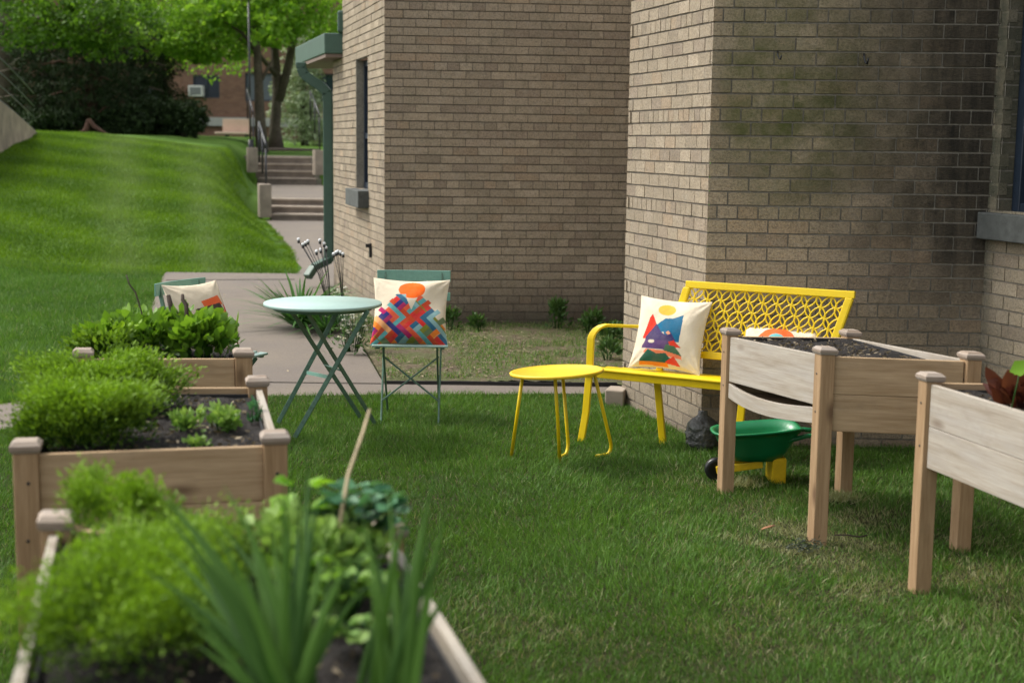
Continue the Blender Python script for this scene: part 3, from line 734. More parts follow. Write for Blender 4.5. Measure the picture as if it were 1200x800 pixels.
# ------------------------------------------------------------------ planters
def planter(label, posts, zt, zbase=0., boards=('board', 'board', 'board', 'board'), sag=False, soil=True, PW=.060, group='elevated wooden planters'):
    """posts: 4 plan points in order; zt: top z of each post. board i joins post i and i+1"""
    cx = sum(p[0] for p in posts) / 4; cy = sum(p[1] for p in posts) / 4
    t = thing('planter', (cx, cy, 0), label, 'planter', group)
    X = (Vector(posts[1]) - Vector(posts[0])).normalized(); Yv = (Vector(posts[2]) - Vector(posts[1])).normalized()
    for p, z in zip(posts, zt):
        b = MB(); s = PW / 2
        q = [Vector((p[0], p[1], 0)) + Vector((X.x, X.y, 0)) * s * i + Vector((Yv.x, Yv.y, 0)) * s * j for i, j in ((-1, -1), (1, -1), (1, 1), (-1, 1))]
        bot = [v + Vector((0, 0, -.02)) for v in q]; top = [v + Vector((0, 0, z - .025)) for v in q]
        b.v += []; b.hexa([bot[0], top[0], top[1], bot[1], bot[3], top[3], top[2], bot[2]])
        post = b.build('leg', M['post'], t, bevel=.003)
        b = MB(); s2 = PW / 2 + .007
        def ring(s, zz): return [Vector((p[0], p[1], zz)) + Vector((X.x, X.y, 0)) * s * i + Vector((Yv.x, Yv.y, 0)) * s * j for i, j in ((-1, -1), (1, -1), (1, 1), (-1, 1))]
        b.hexa(ring(s2 - .004, z - .024) + ring(s2, z - .016)); b.hexa(ring(s2, z - .0155) + ring(s2, z - .007)); 
        b.hexa(ring(s2, z - .0065) + ring(s2 - .010, z + .004))
        b.build('post_cap', M['cap'], post)
        yd = Vector((Yv.x, Yv.y, 0)).normalized(); xd = Vector((X.x, X.y, 0)).normalized()
        for hz_ in (z - .10, z - .245):
            b = MB(); c_ = Vector((p[0], p[1], hz_)) - yd * (PW / 2 + .0003) + xd * rnd.uniform(-.006, .006)
            b.lathe(c_, [(.0042, -.004), (.0042, .0008), (.003, .0012), (.0012, .0002)], 10, ax=Matrix(((xd.x, 0, -yd.x), (xd.y, 0, -yd.y), (0, 1, 0)))); b.build('screw', M['iron'], post)
    BH = .283
    for i in range(4):
        j = (i + 1) % 4; a = Vector((posts[i][0], posts[i][1], 0)); c = Vector((posts[j][0], posts[j][1], 0)); d = (c - a).normalized()
        za, zc = zt[i] - .032, zt[j] - .032
        a2, c2 = a + d * (PW / 2), c - d * (PW / 2); side = d.cross(Vector((0, 0, 1)))
        ctr = Vector((cx, cy, 0)); out = side if (a - ctr).dot(side) > 0 else -side
        b = MB(); mk = boards[i]
        nb = 2
        for k in range(nb):
            h0, h1 = k * BH / nb + (.0015 if k else 0), (k + 1) * BH / nb
            if sag and i == sag[0] and k == 0: h1 = .192
            if sag and i == sag[0] and k == 1:
                # lower board sags away from the upper one
                seg = 16; b0 = len(b.v); hT, hB = .200, .262
                for q in range(seg + 1):
                    t_ = q / seg; sg = -.030 * math.sin(math.pi * t_ ** .8); r = a2.lerp(c2, t_)
                    for hh, o in ((hB, -.004), (hB, .014), (hT, .014), (hT, -.004)): b.v.append(tuple(r + out * o + Vector((0, 0, za + (zc - za) * t_ - hh + sg))))
                    if q:
                        for m_ in range(4):
                            n_ = (m_ + 1) % 4; p_ = b0 + (q - 1) * 4; vv_ = (.0, .02, .09, .11, .2)
                            u_, w_ = (q - 1) / seg * .8, q / seg * .8
                            b.face((p_ + m_, p_ + 4 + m_, p_ + 4 + n_, p_ + n_), [(u_, vv_[m_]), (w_, vv_[m_]), (w_, vv_[m_ + 1]), (u_, vv_[m_ + 1])])
                b.face((b0, b0 + 1, b0 + 2, b0 + 3)); b.face((b0 + seg * 4 + 3, b0 + seg * 4 + 2, b0 + seg * 4 + 1, b0 + seg * 4))
                # cleaner uv: one board
                continue
            lo0, lo1 = Vector((0, 0, za - h1)), Vector((0, 0, zc - h1)); hi0, hi1 = Vector((0, 0, za - h0)), Vector((0, 0, zc - h0))
            o0, o1 = out * -.006, out * .013
            b.hexa([a2 + o0 + lo0, c2 + o0 + lo1, c2 + o1 + lo1, a2 + o1 + lo0, a2 + o0 + hi0, c2 + o0 + hi1, c2 + o1 + hi1, a2 + o1 + hi0])
        # thin cap edge catching the sky
        b.build('side_board', M[mk], t, bevel=.002)
    # bottom and soil
    ins = [Vector((p[0], p[1])).lerp(Vector((cx, cy)), .05) for p in posts]
    zm = sum(zt) / 4
    b = MB(); b.poly([(p.x, p.y) for p in ins], zm - .30, zm - .29); b.build('base', M['board'], t)
    # liner
    b = MB()
    for i in range(4):
        j = (i + 1) % 4; a, c = ins[i], ins[j]
        b.beam((a.x, a.y, zm - .125), (c.x, c.y, zm - .125), .004, .15)
    b.build('liner', M['liner'], t)
    n = 60; uu, vv = np.meshgrid(np.linspace(0, 1, n), np.linspace(0, 1, n))
    A_ = [np.array([p.x, p.y]) for p in ins]
    XY = (A_[0][None, None] * ((1 - uu) * (1 - vv))[..., None] + A_[1][None, None] * (uu * (1 - vv))[..., None] + A_[2][None, None] * (uu * vv)[..., None] + A_[3][None, None] * ((1 - uu) * vv)[..., None])
    ZZ = zm - .066 + rng.random((n, n)) * .012 + .01 * np.sin(XY[..., 0] * 30) * np.sin(XY[..., 1] * 26)
    V = np.concatenate([XY, ZZ[..., None]], -1).reshape(-1, 3)
    ii = (np.arange(n - 1)[:, None] * n + np.arange(n - 1)[None]).reshape(-1, 1)
    np_mesh('soil', V, [ii + np.array([[0, 1, n + 1, n]])], M['soil'], t)
    # chips in the soil
    k = 420; uu, vv = rng.uniform(.04, .96, k), rng.uniform(.04, .96, k)
    XY = A_[0][None] * ((1 - uu) * (1 - vv))[:, None] + A_[1][None] * (uu * (1 - vv))[:, None] + A_[2][None] * (uu * vv)[:, None] + A_[3][None] * ((1 - uu) * vv)[:, None]
    P = np.concatenate([XY, np.full((k, 1), zm - .054)], 1); D = np.concatenate([rng.normal(0, 1, (k, 2)), rng.normal(0, .25, (k, 1))], 1)
    o = leaf_obj('bark_chips', P, D, rng.uniform(.008, .035, k), rng.uniform(.004, .012, k), M['debris'], t, var=rng.random(k) ** 3, kind='q')
    o['kind'] = 'stuff'
    return t, (cx, cy, zm - .08)

G = ('board', 'board', 'board', 'board')
A_posts = [(.94, 6.02), (1.175, 5.24), (1.70, 5.17), (1.455, 6.02)]
planter('elevated planter with bare soil and a sagging lower board beside the yellow bench', A_posts, [.722, .757, .755, .722], boards=('grey_board', 'board', 'grey_board', 'board'), sag=(0,), PW=.052)
B_posts = [(1.40, 4.655), (1.625, 3.82), (2.17, 3.78), (1.95, 4.64)]
planter('elevated planter of red lettuce at the right edge, nearest the window wall', B_posts, [.757, .757, .757, .757], boards=('grey_board', 'board', 'grey_board', 'board'), PW=.052)
L1p = [(-.655, 1.76), (.005, 1.775), (-.245, 2.72), (-.905, 2.74)]
planter('nearest wooden planter, full of feathery herbs and tall sword shaped leaves', L1p, [.755] * 4, boards=('board', 'grey_board', 'board', 'grey_board'))
L2p = [(-1.195, 3.41), (-.605, 3.55), (-.805, 4.41), (-1.385, 4.36)]
planter('middle wooden planter on the left, with pale seedlings in bare soil beside the herbs', L2p, [.758, .758, .755, .755], boards=('board', 'grey_board', 'board', 'grey_board'))
L3p = [(-1.52, 4.95), (-.962, 5.00), (-1.17, 5.80), (-1.73, 5.77)]
planter('farthest wooden planter on the left, of leafy greens in front of the chair', L3p, [.757, .757, .718, .72], boards=('board', 'grey_board', 'board', 'grey_board'))

# ------------------------------------------------------------------ plants in planters
def bush(name, label, cat, c, r, h, n, L, W, mat, group=None, stems=14, up=.6, spread=1., kind='leaf', stem_mat=None, feather=False, lumps=0):
    t = thing(name, c, label, cat, group)
    c = np.array(c)
    th = rng.uniform(0, 2 * np.pi, n); rr = np.sqrt(rng.random(n)); 
    zf = rng.random(n) ** .6
    prof = np.sqrt(np.clip(1 - zf ** 2.2, 0.02, 1)) * .9 + .1
    P = np.stack([np.cos(th) * rr * prof * r[0], np.sin(th) * rr * prof * r[1], zf * h], -1)
    if lumps:
        lc = np.stack([rng.uniform(-.8, .8, lumps) * r[0], rng.uniform(-.8, .8, lumps) * r[1], rng.uniform(.35, 1.0, lumps) * h], -1)
        idx = rng.integers(0, lumps, n); k = rng.random(n) < .75
        Q = lc[idx] + rng.normal(0, 1, (n, 3)) * np.array([r[0] * .16, r[1] * .16, h * .13]); Q[:, 2] = np.clip(Q[:, 2], 0, h * 1.25)
        P[k] = Q[k]
    D = P * np.array([1, 1, .3]) / max(r) + np.array([0, 0, up]) + rng.normal(0, .5, (n, 3))
    P = P + c
    leaf_obj('leaves', P, D, rng.uniform(.6, 1.3, n) * L, rng.uniform(.7, 1.2, n) * W, mat, t, var=np.clip(.05 + .75 * np.clip((P[:, 2] - c[2]) / h, 0, 1) ** 1.5 + rng.normal(0, .2, n), 0, 1), kind=kind)  # low leaves coloured darker: shade inside the plant put into the leaf colour
    b = MB()
    for i in range(stems):
        a = rnd.uniform(0, 6.28); q = math.sqrt(rnd.random()) * .75; e = Vector(c) + Vector((math.cos(a) * q * r[0], math.sin(a) * q * r[1], h * rnd.uniform(.5, .95)))
        s = Vector(c) + Vector((math.cos(a) * q * r[0] * .4, math.sin(a) * q * r[1] * .4, -.01)); m = s.lerp(e, .5) + Vector((0, 0, h * .1))
        b.tube([s, m, e], [.0025 + h * .006, .002 + h * .004, .001], 5)
    b.build('stems', stem_mat or M['lily'], t)
    return t
SZ = .69
# nearest planter: feathery mound at left
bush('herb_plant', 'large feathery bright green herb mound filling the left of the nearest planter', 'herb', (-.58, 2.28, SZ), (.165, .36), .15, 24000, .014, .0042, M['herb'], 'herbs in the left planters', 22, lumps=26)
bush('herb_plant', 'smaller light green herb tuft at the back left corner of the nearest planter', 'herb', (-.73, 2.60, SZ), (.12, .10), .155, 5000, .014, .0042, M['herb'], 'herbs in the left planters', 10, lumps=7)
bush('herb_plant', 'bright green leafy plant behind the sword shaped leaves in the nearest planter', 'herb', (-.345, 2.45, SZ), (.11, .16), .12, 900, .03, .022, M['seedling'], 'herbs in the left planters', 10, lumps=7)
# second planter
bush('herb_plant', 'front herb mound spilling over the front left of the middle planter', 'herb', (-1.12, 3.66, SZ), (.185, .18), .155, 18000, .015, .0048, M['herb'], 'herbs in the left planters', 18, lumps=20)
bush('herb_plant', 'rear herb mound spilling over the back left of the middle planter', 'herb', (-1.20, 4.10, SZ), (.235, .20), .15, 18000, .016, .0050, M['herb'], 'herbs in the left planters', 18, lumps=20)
bush('seedling', 'larger pale seedling near the right board of the middle planter', 'seedling', (-.80, 3.86, SZ), (.05, .05), .065, 260, .024, .013, M['seedling'], 'seedlings in the middle planter', 8, lumps=6)
bush('seedling', 'smaller pale seedling beside the herb mound of the middle planter', 'seedling', (-.90, 3.83, SZ), (.045, .045), .06, 220, .022, .012, M['seedling'], 'seedlings in the middle planter', 6, lumps=4)
bush('seedling', 'tiny seedling at the front board of the middle planter', 'seedling', (-.83, 3.65, SZ), (.04, .03), .025, 70, .02, .012, M['seedling'], 'seedlings in the middle planter', 4)
bush('seedling', 'thin grey green seedling by the right rear corner of the middle planter', 'seedling', (-.74, 4.0, SZ), (.03, .05), .06, 40, .022, .010, M['strawberry'], 'seedlings in the middle planter', 8)
# third planter
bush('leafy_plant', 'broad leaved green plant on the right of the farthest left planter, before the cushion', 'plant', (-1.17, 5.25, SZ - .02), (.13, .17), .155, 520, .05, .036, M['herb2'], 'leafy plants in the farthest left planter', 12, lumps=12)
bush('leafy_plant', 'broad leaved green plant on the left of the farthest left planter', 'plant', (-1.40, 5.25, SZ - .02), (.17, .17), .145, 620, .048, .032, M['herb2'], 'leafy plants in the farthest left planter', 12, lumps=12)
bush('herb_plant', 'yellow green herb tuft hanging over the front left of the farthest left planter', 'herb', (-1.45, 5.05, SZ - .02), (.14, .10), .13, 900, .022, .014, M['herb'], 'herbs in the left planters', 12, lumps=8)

# sword leaved plants
def swords(label, c, specs, mat, group=None):
    t = thing('iris', c, label, 'iris', group)
    b = MB(); c = Vector(c)
    specs = specs + [(a + rnd.uniform(-.03, .03), b_ + rnd.uniform(-.02, .02), c_ + rnd.uniform(-.03, .03), d_, e_ * rnd.uniform(.6, .95), f_) for (a, b_, c_, d_, e_, f_) in specs]
    for (dx, dy, tx, ty, tz, w) in specs:
        base = c + Vector((dx, dy, 0)); tip = c + Vector((tx, ty, tz)); mid = base.lerp(tip, .5) + Vector((-(tx - dx) * .16, rnd.uniform(-.01, .01), tz * .17))
        dirv = (tip - base).normalized(); side = dirv.cross(Vector((rnd.uniform(-.3, .3), -1, .2))).normalized()
        n = 10; bb = len(b.v); keel = side.cross(dirv) * .004
        for i in range(n + 1):
            s = i / n; p = base * (1 - s) ** 2 + mid * 2 * s * (1 - s) + tip * s * s
            ww = w * (1 - max(0, s - .35) ** 1.6 * 1.95) * .5 if s < 1 else .0004; ww = max(ww, .0004)
            b.v += [tuple(p - side * ww), tuple(p + keel), tuple(p + side * ww)]
            if i:
                k = bb + i * 3
                b.face((k - 3, k - 2, k + 1, k), None, 0, True); b.face((k - 2, k - 1, k + 2, k + 1), None, 0, True)
    o = b.build('leaves', mat, t); a = o.data.attributes.new('var', 'FLOAT', 'POINT'); a.data.foreach_set('value', [rnd.random() if i % 33 == 0 else .4 + .3 * math.sin(i // 33) for i in range(len(o.data.vertices))])
    return t
def swd(c, tips, w, Y):
    out = []
    for (px, py, yy) in tips:
        p = at(px, py, yy); out.append((rnd.uniform(-.03, .03), rnd.uniform(-.02, .02), p.x - c[0], p.y - c[1], p.z - c[2], w * rnd.uniform(.8, 1.1)))
    return out
c = (-.285, 1.80, SZ - .02)
swords('tall iris clump fanning out in the middle of the nearest planter', c, swd(c, [(184, 575, 2.0), (205, 600, 2.05), (262, 568, 2.1), (288, 600, 2.1), (360, 535, 2.15), (352, 590, 2.1), (230, 660, 1.95), (320, 620, 2.05), (385, 620, 2.05), (240, 745, 1.85), (300, 650, 2.0), (215, 640, 2.05), (400, 690, 1.95), (275, 590, 2.0), (250, 620, 1.9), (335, 560, 1.95), (190, 600, 1.95), (300, 760, 1.8), (375, 580, 2.0), (205, 700, 1.9), (420, 640, 1.95)], .0155, 2), M['iris'], 'irises in the nearest planter')
c = (-.175, 1.90, SZ - .02)
swords('slimmer iris clump by the right board of the nearest planter', c, swd(c, [(512, 548, 2.1), (455, 575, 2.15), (425, 610, 2.1), (487, 690, 2.0), (440, 640, 2.1), (470, 620, 2.15), (500, 600, 2.1), (478, 600, 2.0), (432, 660, 2.0), (505, 570, 2.05), (525, 640, 2.0)], .0135, 2), M['iris'], 'irises in the nearest planter')
def strawberry(label, c, n, r, h, mat, L=.035):
    t = thing('strawberry_plant', c, label, 'plant', 'broad leaved plants in the nearest planter'); b = MB(); P = []; D = []
    for i in range(n):
        a = rnd.uniform(0, 6.28); q = rnd.uniform(.2, 1) * r; e = Vector(c) + Vector((math.cos(a) * q, math.sin(a) * q, h * rnd.uniform(.5, 1)))
        b.tube([Vector(c), Vector(c).lerp(e, .5) + Vector((0, 0, .02)), e], .0018, 5)
        for k in (-1.1, 0, 1.1):
            P.append(tuple(e)); D.append((math.cos(a + k), math.sin(a + k), rnd.uniform(-.1, .5)))
    leaf_obj('leaves', np.array(P), np.array(D), rng.uniform(.8, 1.2, len(P)) * L, rng.uniform(.75, 1.0, len(P)) * L, mat, t, side=np.tile([0, 0, 1.], (len(P), 1)) + rng.normal(0, .35, (len(P), 3)))
    b.build('stems', M['lily'], t); return t
strawberry('blue green strawberry plant at the back right corner of the nearest planter', (-.285, 2.57, SZ), 52, .085, .165, M['strawberry'], .034)
strawberry('yellow green leafy plant between the two iris clumps', (-.27, 2.30, SZ), 26, .08, .10, M['herb2'], .030)
strawberry('tall lime leaf plant behind the large iris clump', (-.385, 2.52, SZ), 6, .03, .20, M['lime_leaf'], .042)
strawberry('pale green leafy plant low between the irises near the front of the planter', (-.22, 2.15, SZ), 20, .07, .07, M['seedling'], .026)
strawberry('small green leafy plant at the front of the nearest planter below the irises', (-.42, 2.12, SZ), 14, .06, .06, M['herb2'], .028)
# red lettuce heads
for i, (cx, cy, lab) in enumerate(((1.62, 4.42, 'red lettuce head nearest the corner post of the right hand planter'), (1.80, 4.30, 'second red lettuce head, further right in the right hand planter'), (1.72, 4.12, 'red lettuce head nearest the camera in the right hand planter'))):
    t = thing('lettuce', (cx, cy, SZ), lab, 'lettuce', 'red lettuces in the right hand planter'); P = []; D = []; n = 70
    a = rng.uniform(0, 6.28, n); e = rng.uniform(.25, 1.4, n); q = rng.uniform(0.01, .07, n)
    P = np.stack([cx + np.cos(a) * q, cy + np.sin(a) * q, SZ + rng.uniform(0, .06, n)], -1); D = np.stack([np.cos(a) * np.cos(e), np.sin(a) * np.cos(e), np.sin(e)], -1)
    leaf_obj('leaves', P, D, rng.uniform(.05, .10, n), rng.uniform(.03, .055, n), M['lettuce'], t, fold=.5)
    b = MB(); b.lathe((cx, cy, SZ - .01), [(.012, 0), (.01, .03), (.006, .06)], 8); b.build('stalk', M['lettuce'], t)
t = thing('leafy_plant', (1.77, 4.22, SZ), 'single bright green leaf above the red lettuces', 'plant')
e = at(1197, 428, 4.2); b = MB(); b.tube([(e.x - .02, 4.22, SZ), tuple(e)], .002, 5); b.build('stem', M['lily'], t)
leaf_obj('leaves', np.array([[e.x - .035, e.y, e.z - .02], [e.x - .02, e.y, e.z - .03]]), np.array([[.8, -.2, .35], [.5, .3, .6]]), np.array([.07, .06]), np.array([.05, .04]), M['lime_leaf'], t, side=np.array([[0, -1., .5], [0, -1, .6]]))

# canes and twigs
b = MB(); p, q = at(433, 480, 2.75), at(408, 556, 2.55); d = (q - p).normalized(); b.tube([p, p.lerp(q, .4) + Vector((.002, 0, .001)), q, q + Vector((q.x - p.x, q.y - p.y, (SZ - q.z)))], [.0025, .0033, .0036, .004], 7)
tag(b.build('cane', M['bamboo']), 'pale dried cane sticking up from the back right of the nearest planter', 'cane')
for pa, pb, lab, r in (((197, 346), (214, 400), 'dark knobbly twig leaning in front of the left cushion', .0105), ((214, 345), (219, 372), 'short dark twig behind the leaning one, before the left cushion', .0075), ((148, 322), (166, 366), 'thin grey twig curving up at the left of the farthest planter', .0028)):
    p, q = at(*pa, 5.3), at(*pb, 5.25); b = MB(); m = p.lerp(q, .5) + Vector((.006, 0, .004)); e = q.copy(); e.z = SZ - .02; e.x += .01
    b.tube([p, p.lerp(q, .25) + Vector((-.003, 0, 0)), m, q, e], [r * .8, r, r * 1.15, r, r], 7); tag(b.build('twig', M['twig']), lab, 'twig', 'twigs stuck in the farthest left planter')

# ------------------------------------------------------------------ fabric + cushions
def fab():
    m, nt, b = newmat('printed cotton'); k = N(nt)
    a = k.n('ShaderNodeAttribute', attribute_name='Col').outputs['Color']; co = k.n('ShaderNodeTexCoord').outputs['Object']
    f = k.noise(co, 420, 3, .7); g = k.noise(co, 18, 4)
    c = k.mix(k.rng(g, .35, .7, 0, .12), a, (.45, .36, .24)); k.l(c, b.inputs['Base Color'])
    b.inputs['Roughness'].default_value = .95; b.inputs['Specular IOR Level'].default_value = .1
    k.l(k.bump(k.math('ADD', f, k.math('MULTIPLY', k.noise(co, 14, 4), 6)), .0012), b.inputs['Normal']); return m
M['fabric'] = fab()
def inpoly(u, v, P):
    ins = np.zeros(u.shape, bool); n = len(P)
    for i in range(n):
        x1, y1 = P[i]; x2, y2 = P[(i + 1) % n]
        c = ((y1 > v) != (y2 > v)) & (u < (x2 - x1) * (v - y1) / (y2 - y1 + 1e-12) + x1); ins ^= c
    return ins
CREAM = (.70, .61, .47)
def paint_weave(u, v):
    C = np.tile(np.array(CREAM), (*u.shape, 1))
    C[((u - .03) / .36) ** 2 + ((v - .62) / .30) ** 2 < 1] = (.86, .13, .01)
    pal = np.array([(.03, .035, .18), (.62, .03, .03), (.85, .22, .03), (.10, .35, .36), (.20, .22, .03), (.40, .02, .12), (.02, .12, .22), (.80, .38, .16), (.55, .06, .02), (.13, .20, .10), (.70, .10, .05), (.24, .42, .44)])
    w = .185; ia = np.floor((u + v + 2.4) / w).astype(int); ib = np.floor((v - u + 2.4) / w).astype(int)
    # extents of each strip
    e = np.random.default_rng(3); tA = e.uniform(-.25, .25, 60); tB = e.uniform(-.25, .25, 60)
    pa = v - u; pb = v + u    # position along strip A runs in (v-u); strip B along (u+v)
    inA = (pa < .80 + tA[ia % 60] * .8) & (u + v < .42) & (u + v > -1.7) & (v < .46)
    inB = (pb < .62 + tB[ib % 60] * .8) & (v - u < .56) & (v - u > -1.5) & (v < .42)
    inA &= v > -1.2; 
    notch = (np.abs(u - .04) < .16 * np.clip((v + .05) / .4, 0, 1)) & (v > -.05)
    cA = pal[(ia * 5 + 1) % 12]; cB = pal[(ib * 7 + 3) % 12]
    par = (((ia + ib // 2) // 2) % 2 == 0)
    useA = inA & (~inB | par) & ~notch; useB = inB & (~inA | ~par) & ~notch
    C[useA] = cA[useA]; C[useB] = cB[useB]
    C[(v < -.86) & (np.abs(u) < .9) & (useA | useB)] *= .8
    return C
def paint_hills(u, v):
    C = np.tile(np.array(CREAM) * 1.04, (*u.shape, 1))
    def P(pts, col): C[inpoly(u, v, pts)] = col
    C[(((u + .12) / .25) ** 2 + ((v - .66) / .17) ** 2 < 1)] = (.80, .45, .06)
    P([(-.72, -.22), (-.60, .38), (-.52, .50), (-.40, .30), (-.30, .10), (-.45, -.25)], (.75, .035, .02))
    P([(-.50, -.10), (-.30, .22), (-.10, .40), (.12, .42), (.40, .55), (.42, .20), (.40, -.25), (.10, -.25), (-.10, .0), (-.3, -.1)], (.02, .15, .28))
    P([(-.62, -.18), (-.35, .22), (-.15, -.02), (.02, -.10), (.12, .02), (.30, -.22), (.05, -.42), (-.60, -.38)], (.06, .045, .14))
    P([(-.68, -.42), (-.60, -.25), (.05, -.25), (.1, -.52), (-.68, -.5)], (.10, .05, .16))
    P([(.10, -.28), (.25, -.22), (.48, -.40), (.20, -.42)], (.75, .04, .02))
    P([(.0, -.50), (.05, -.36), (.30, -.38), (.52, -.62), (.0, -.58)], (.05, .14, .07))
    P([(-.55, -.52), (.0, -.54), (.50, -.62), (.52, -.72), (-.62, -.62)], (.85, .22, .10))
    P([(-.68, -.80), (-.48, -.52), (-.20, -.64), (.05, -.60), (.25, -.78), (.1, -.86), (-.68, -.86)], (.03, .12, .08))
    P([(.05, -.84), (.30, -.66), (.50, -.92), (.10, -.88)], (.78, .06, .03))
    P([(-.68, -.86), (.1, -.86), (.15, -.97), (-.68, -.95)], (.85, .25, .02))
    C[(((u + .42) / .10) ** 2 + ((v + .30) / .05) ** 2 < 1)] = CREAM
    P([(-.02, -.02), (.06, .04), (.14, -.04), (.06, -.08)], (.80, .35, .2))
    return C
def paint_arch(u, v):
    C = np.tile(np.array(CREAM) * 1.04, (*u.shape, 1))
    r = np.sqrt(((u + .1) / .55) ** 2 + ((v - .30) / .62) ** 2)
    C[(r < 1) & (v > .2)] = (.82, .12, .03); C[(r < .55) & (v > .2)] = (.12, .4, .42)
    C[(np.abs(u) < .6) & (v < .2)] = (.05, .1, .25)
    return C
def paint_block(u, v):
    C = np.tile(np.array(CREAM), (*u.shape, 1))
    def P(pts, col): C[inpoly(u, v, pts)] = col
    P([(-.15, .42), (.62, .55), (.70, .28), (-.1, .12)], (.78, .13, .04))
    P([(-.5, .2), (.55, .32), (.7, .02), (-.45, -.15)], (.06, .04, .04))
    P([(-.1, -.02), (.75, .10), (.72, -.25), (-.2, -.3)], (.70, .38, .06))
    P([(.72, .3), (.92, .2), (.95, -.8), (.6, -.8)], (.60, .04, .02))
    P([(-.5, -.3), (.6, -.3), (.6, -.85), (-.5, -.85)], (.03, .12, .22))
    return C
def cushion(label, c, R, U, w, h, th, paint, seed=0, yaw=0):
    """c: centre of the cushion; R right, U up unit vectors"""
    R = np.array(Vector(R).normalized()); U = np.array(Vector(U).normalized()); Nn = np.cross(R, U); U = np.cross(Nn, R); U /= np.linalg.norm(U)
    n = 150; g = np.linspace(-1, 1, n); u, v = np.meshgrid(g, g); rs = np.random.default_rng(seed)
    px = u * w / 2 * (1 - .085 * (1 - v ** 2)); py = v * h / 2 * (1 - .085 * (1 - u ** 2))
    t = th / 2 * (np.clip(1 - np.abs(u) ** 2.6, 0, 1) ** .62) * (np.clip(1 - np.abs(v) ** 2.6, 0, 1) ** .62)
    wr = sum(rs.normal(0, 1) * np.sin(rs.uniform(2, 7) * u + rs.uniform(2, 7) * v * rs.choice([-1, 1]) + rs.uniform(0, 6)) for _ in range(8)) * .0016
    crn = sum(np.exp(-(((u - a) ** 2 + (v - b_) ** 2) / .25)) * np.sin(14 * np.arctan2(v - b_ * 1.1, u - a * 1.1)) for a in (-1, 1) for b_ in (-1, 1)) * .0025
    def surf(sgn): return (np.array(c) + px[..., None] * R + py[..., None] * U + ((t + (wr + crn) * (t > 0) * np.clip(t / (th * .15), 0, 1)) * sgn)[..., None] * Nn).reshape(-1, 3)
    V = np.concatenate([surf(1), surf(-1)]); ii = (np.arange(n - 1)[:, None] * n + np.arange(n - 1)[None]).reshape(-1, 1)
    f1 = ii + np.array([[0, 1, n + 1, n]]); f2 = ii + np.array([[0, n, n + 1, 1]]) + n * n
    ring = np.concatenate([np.arange(n), np.arange(1, n) * n + n - 1, (n - 1) * n + np.arange(n - 2, -1, -1), np.arange(n - 2, 0, -1) * n])
    f3 = np.stack([ring, ring + n * n, np.roll(ring, -1) + n * n, np.roll(ring, -1)], -1)
    o = np_mesh('cushion', V, [f1, f2, f3], M['fabric']); o.data.polygons.foreach_set('use_smooth', [True] * len(o.data.polygons))
    Cc = paint(u, v).reshape(-1, 3); Cb = np.tile(np.array(CREAM), (n * n, 1)); C4 = np.concatenate([np.concatenate([Cc, Cb]), np.ones((2 * n * n, 1))], 1)
    a = o.data.color_attributes.new('Col', 'FLOAT_COLOR', 'POINT'); a.data.foreach_set('color', C4.astype(np.float32).ravel())
    return tag(o, label, 'cushion', 'printed cream cushions')

# ------------------------------------------------------------------ bistro chairs
def bistro_chair(label, c, rz, zs=.43, W=.405):
    """local frame: +y is the back of the chair, seat front at y=-.17; faces -y"""
    t = thing('bistro_chair', (c[0], c[1], 0), label, 'chair', 'folding bistro chairs')
    Rz = Matrix.Rotation(rz, 4, 'Z'); T = Matrix.Translation((c[0], c[1], 0)) @ Rz
    def P(x, y, z): return T @ Vector((x, y, z))
    Xv = (Rz @ Vector((1, 0, 0))); Yv = Rz @ Vector((0, 1, 0))
    # seat: slats running side to side inside a frame
    for i in range(6):
        y = -.165 + i * .063; b = MB(); ww = W * (1 - .02 * i)
        b.beam(P(-ww / 2, y + .026, zs + (.0 if i else -.004)), P(ww / 2, y + .026, zs + (.0 if i else -.004)), .05, .012); b.build('seat_slat', M['teal_top'] if i < 6 else M['teal'], t, bevel=.004)
    for s in (-1, 1):
        b = MB(); b.beam(P(s * (W / 2 - .03), -.15, zs - .014), P(s * (W / 2 - .03), .19, zs - .014), .022, .014); b.build('seat_rail', M['teal_leg'], t)
    # two pairs of crossing legs: long one from back rest to front foot, short one from seat front to rear foot
    for s in (-1, 1):
        x = s * (W / 2 - .045)
        b = MB(); b.beam(P(x, .235, .79), P(x, .15, zs + .02), .010, .022, up=Yv); b.beam(P(x, .15, zs + .03), P(x - s * .004, -.16, -.01), .010, .022, up=Yv); b.build('leg', M['teal_leg'], t, bevel=.002)
        b = MB(); b.beam(P(x - s * .014, -.13, zs - .02), P(x - s * .014, .22, -.01), .010, .020, up=Yv); b.build('leg', M['teal_leg'], t, bevel=.002)
    b = MB(); x = W / 2 - .05
    b.beam(P(-x, -.06, zs - .07), P(x, -.115, .125), .008, .014, up=Yv); b.beam(P(x, -.075, zs - .07), P(-x, -.13, .125), .008, .014, up=Yv)
    b.build('cross_brace', M['teal_leg'], t)
    for z0, hgt, y0 in ((.765, .062, .232), (.655, .045, .208)):
        n = 8; b = MB()
        for i in range(n):
            a0, a1 = -1 + 2 * i / n, -1 + 2 * (i + 1) / n
            f = lambda q: P(q * W / 2, y0 - .018 * (1 - q * q) * -1 - .012, z0)
            b.beam(f(a0), f(a1) + (f(a1) - f(a0)) * .02, .009, hgt)
        b.build('back_slat', M['teal'], t, bevel=.002)
    return t
bistro_chair('teal folding bistro chair facing the camera in front of the brick corner', (-.545, 7.58), math.radians(1))
bistro_chair('teal folding bistro chair at the left of the round table, half hidden by the greens', (-1.47, 6.98), math.radians(66))
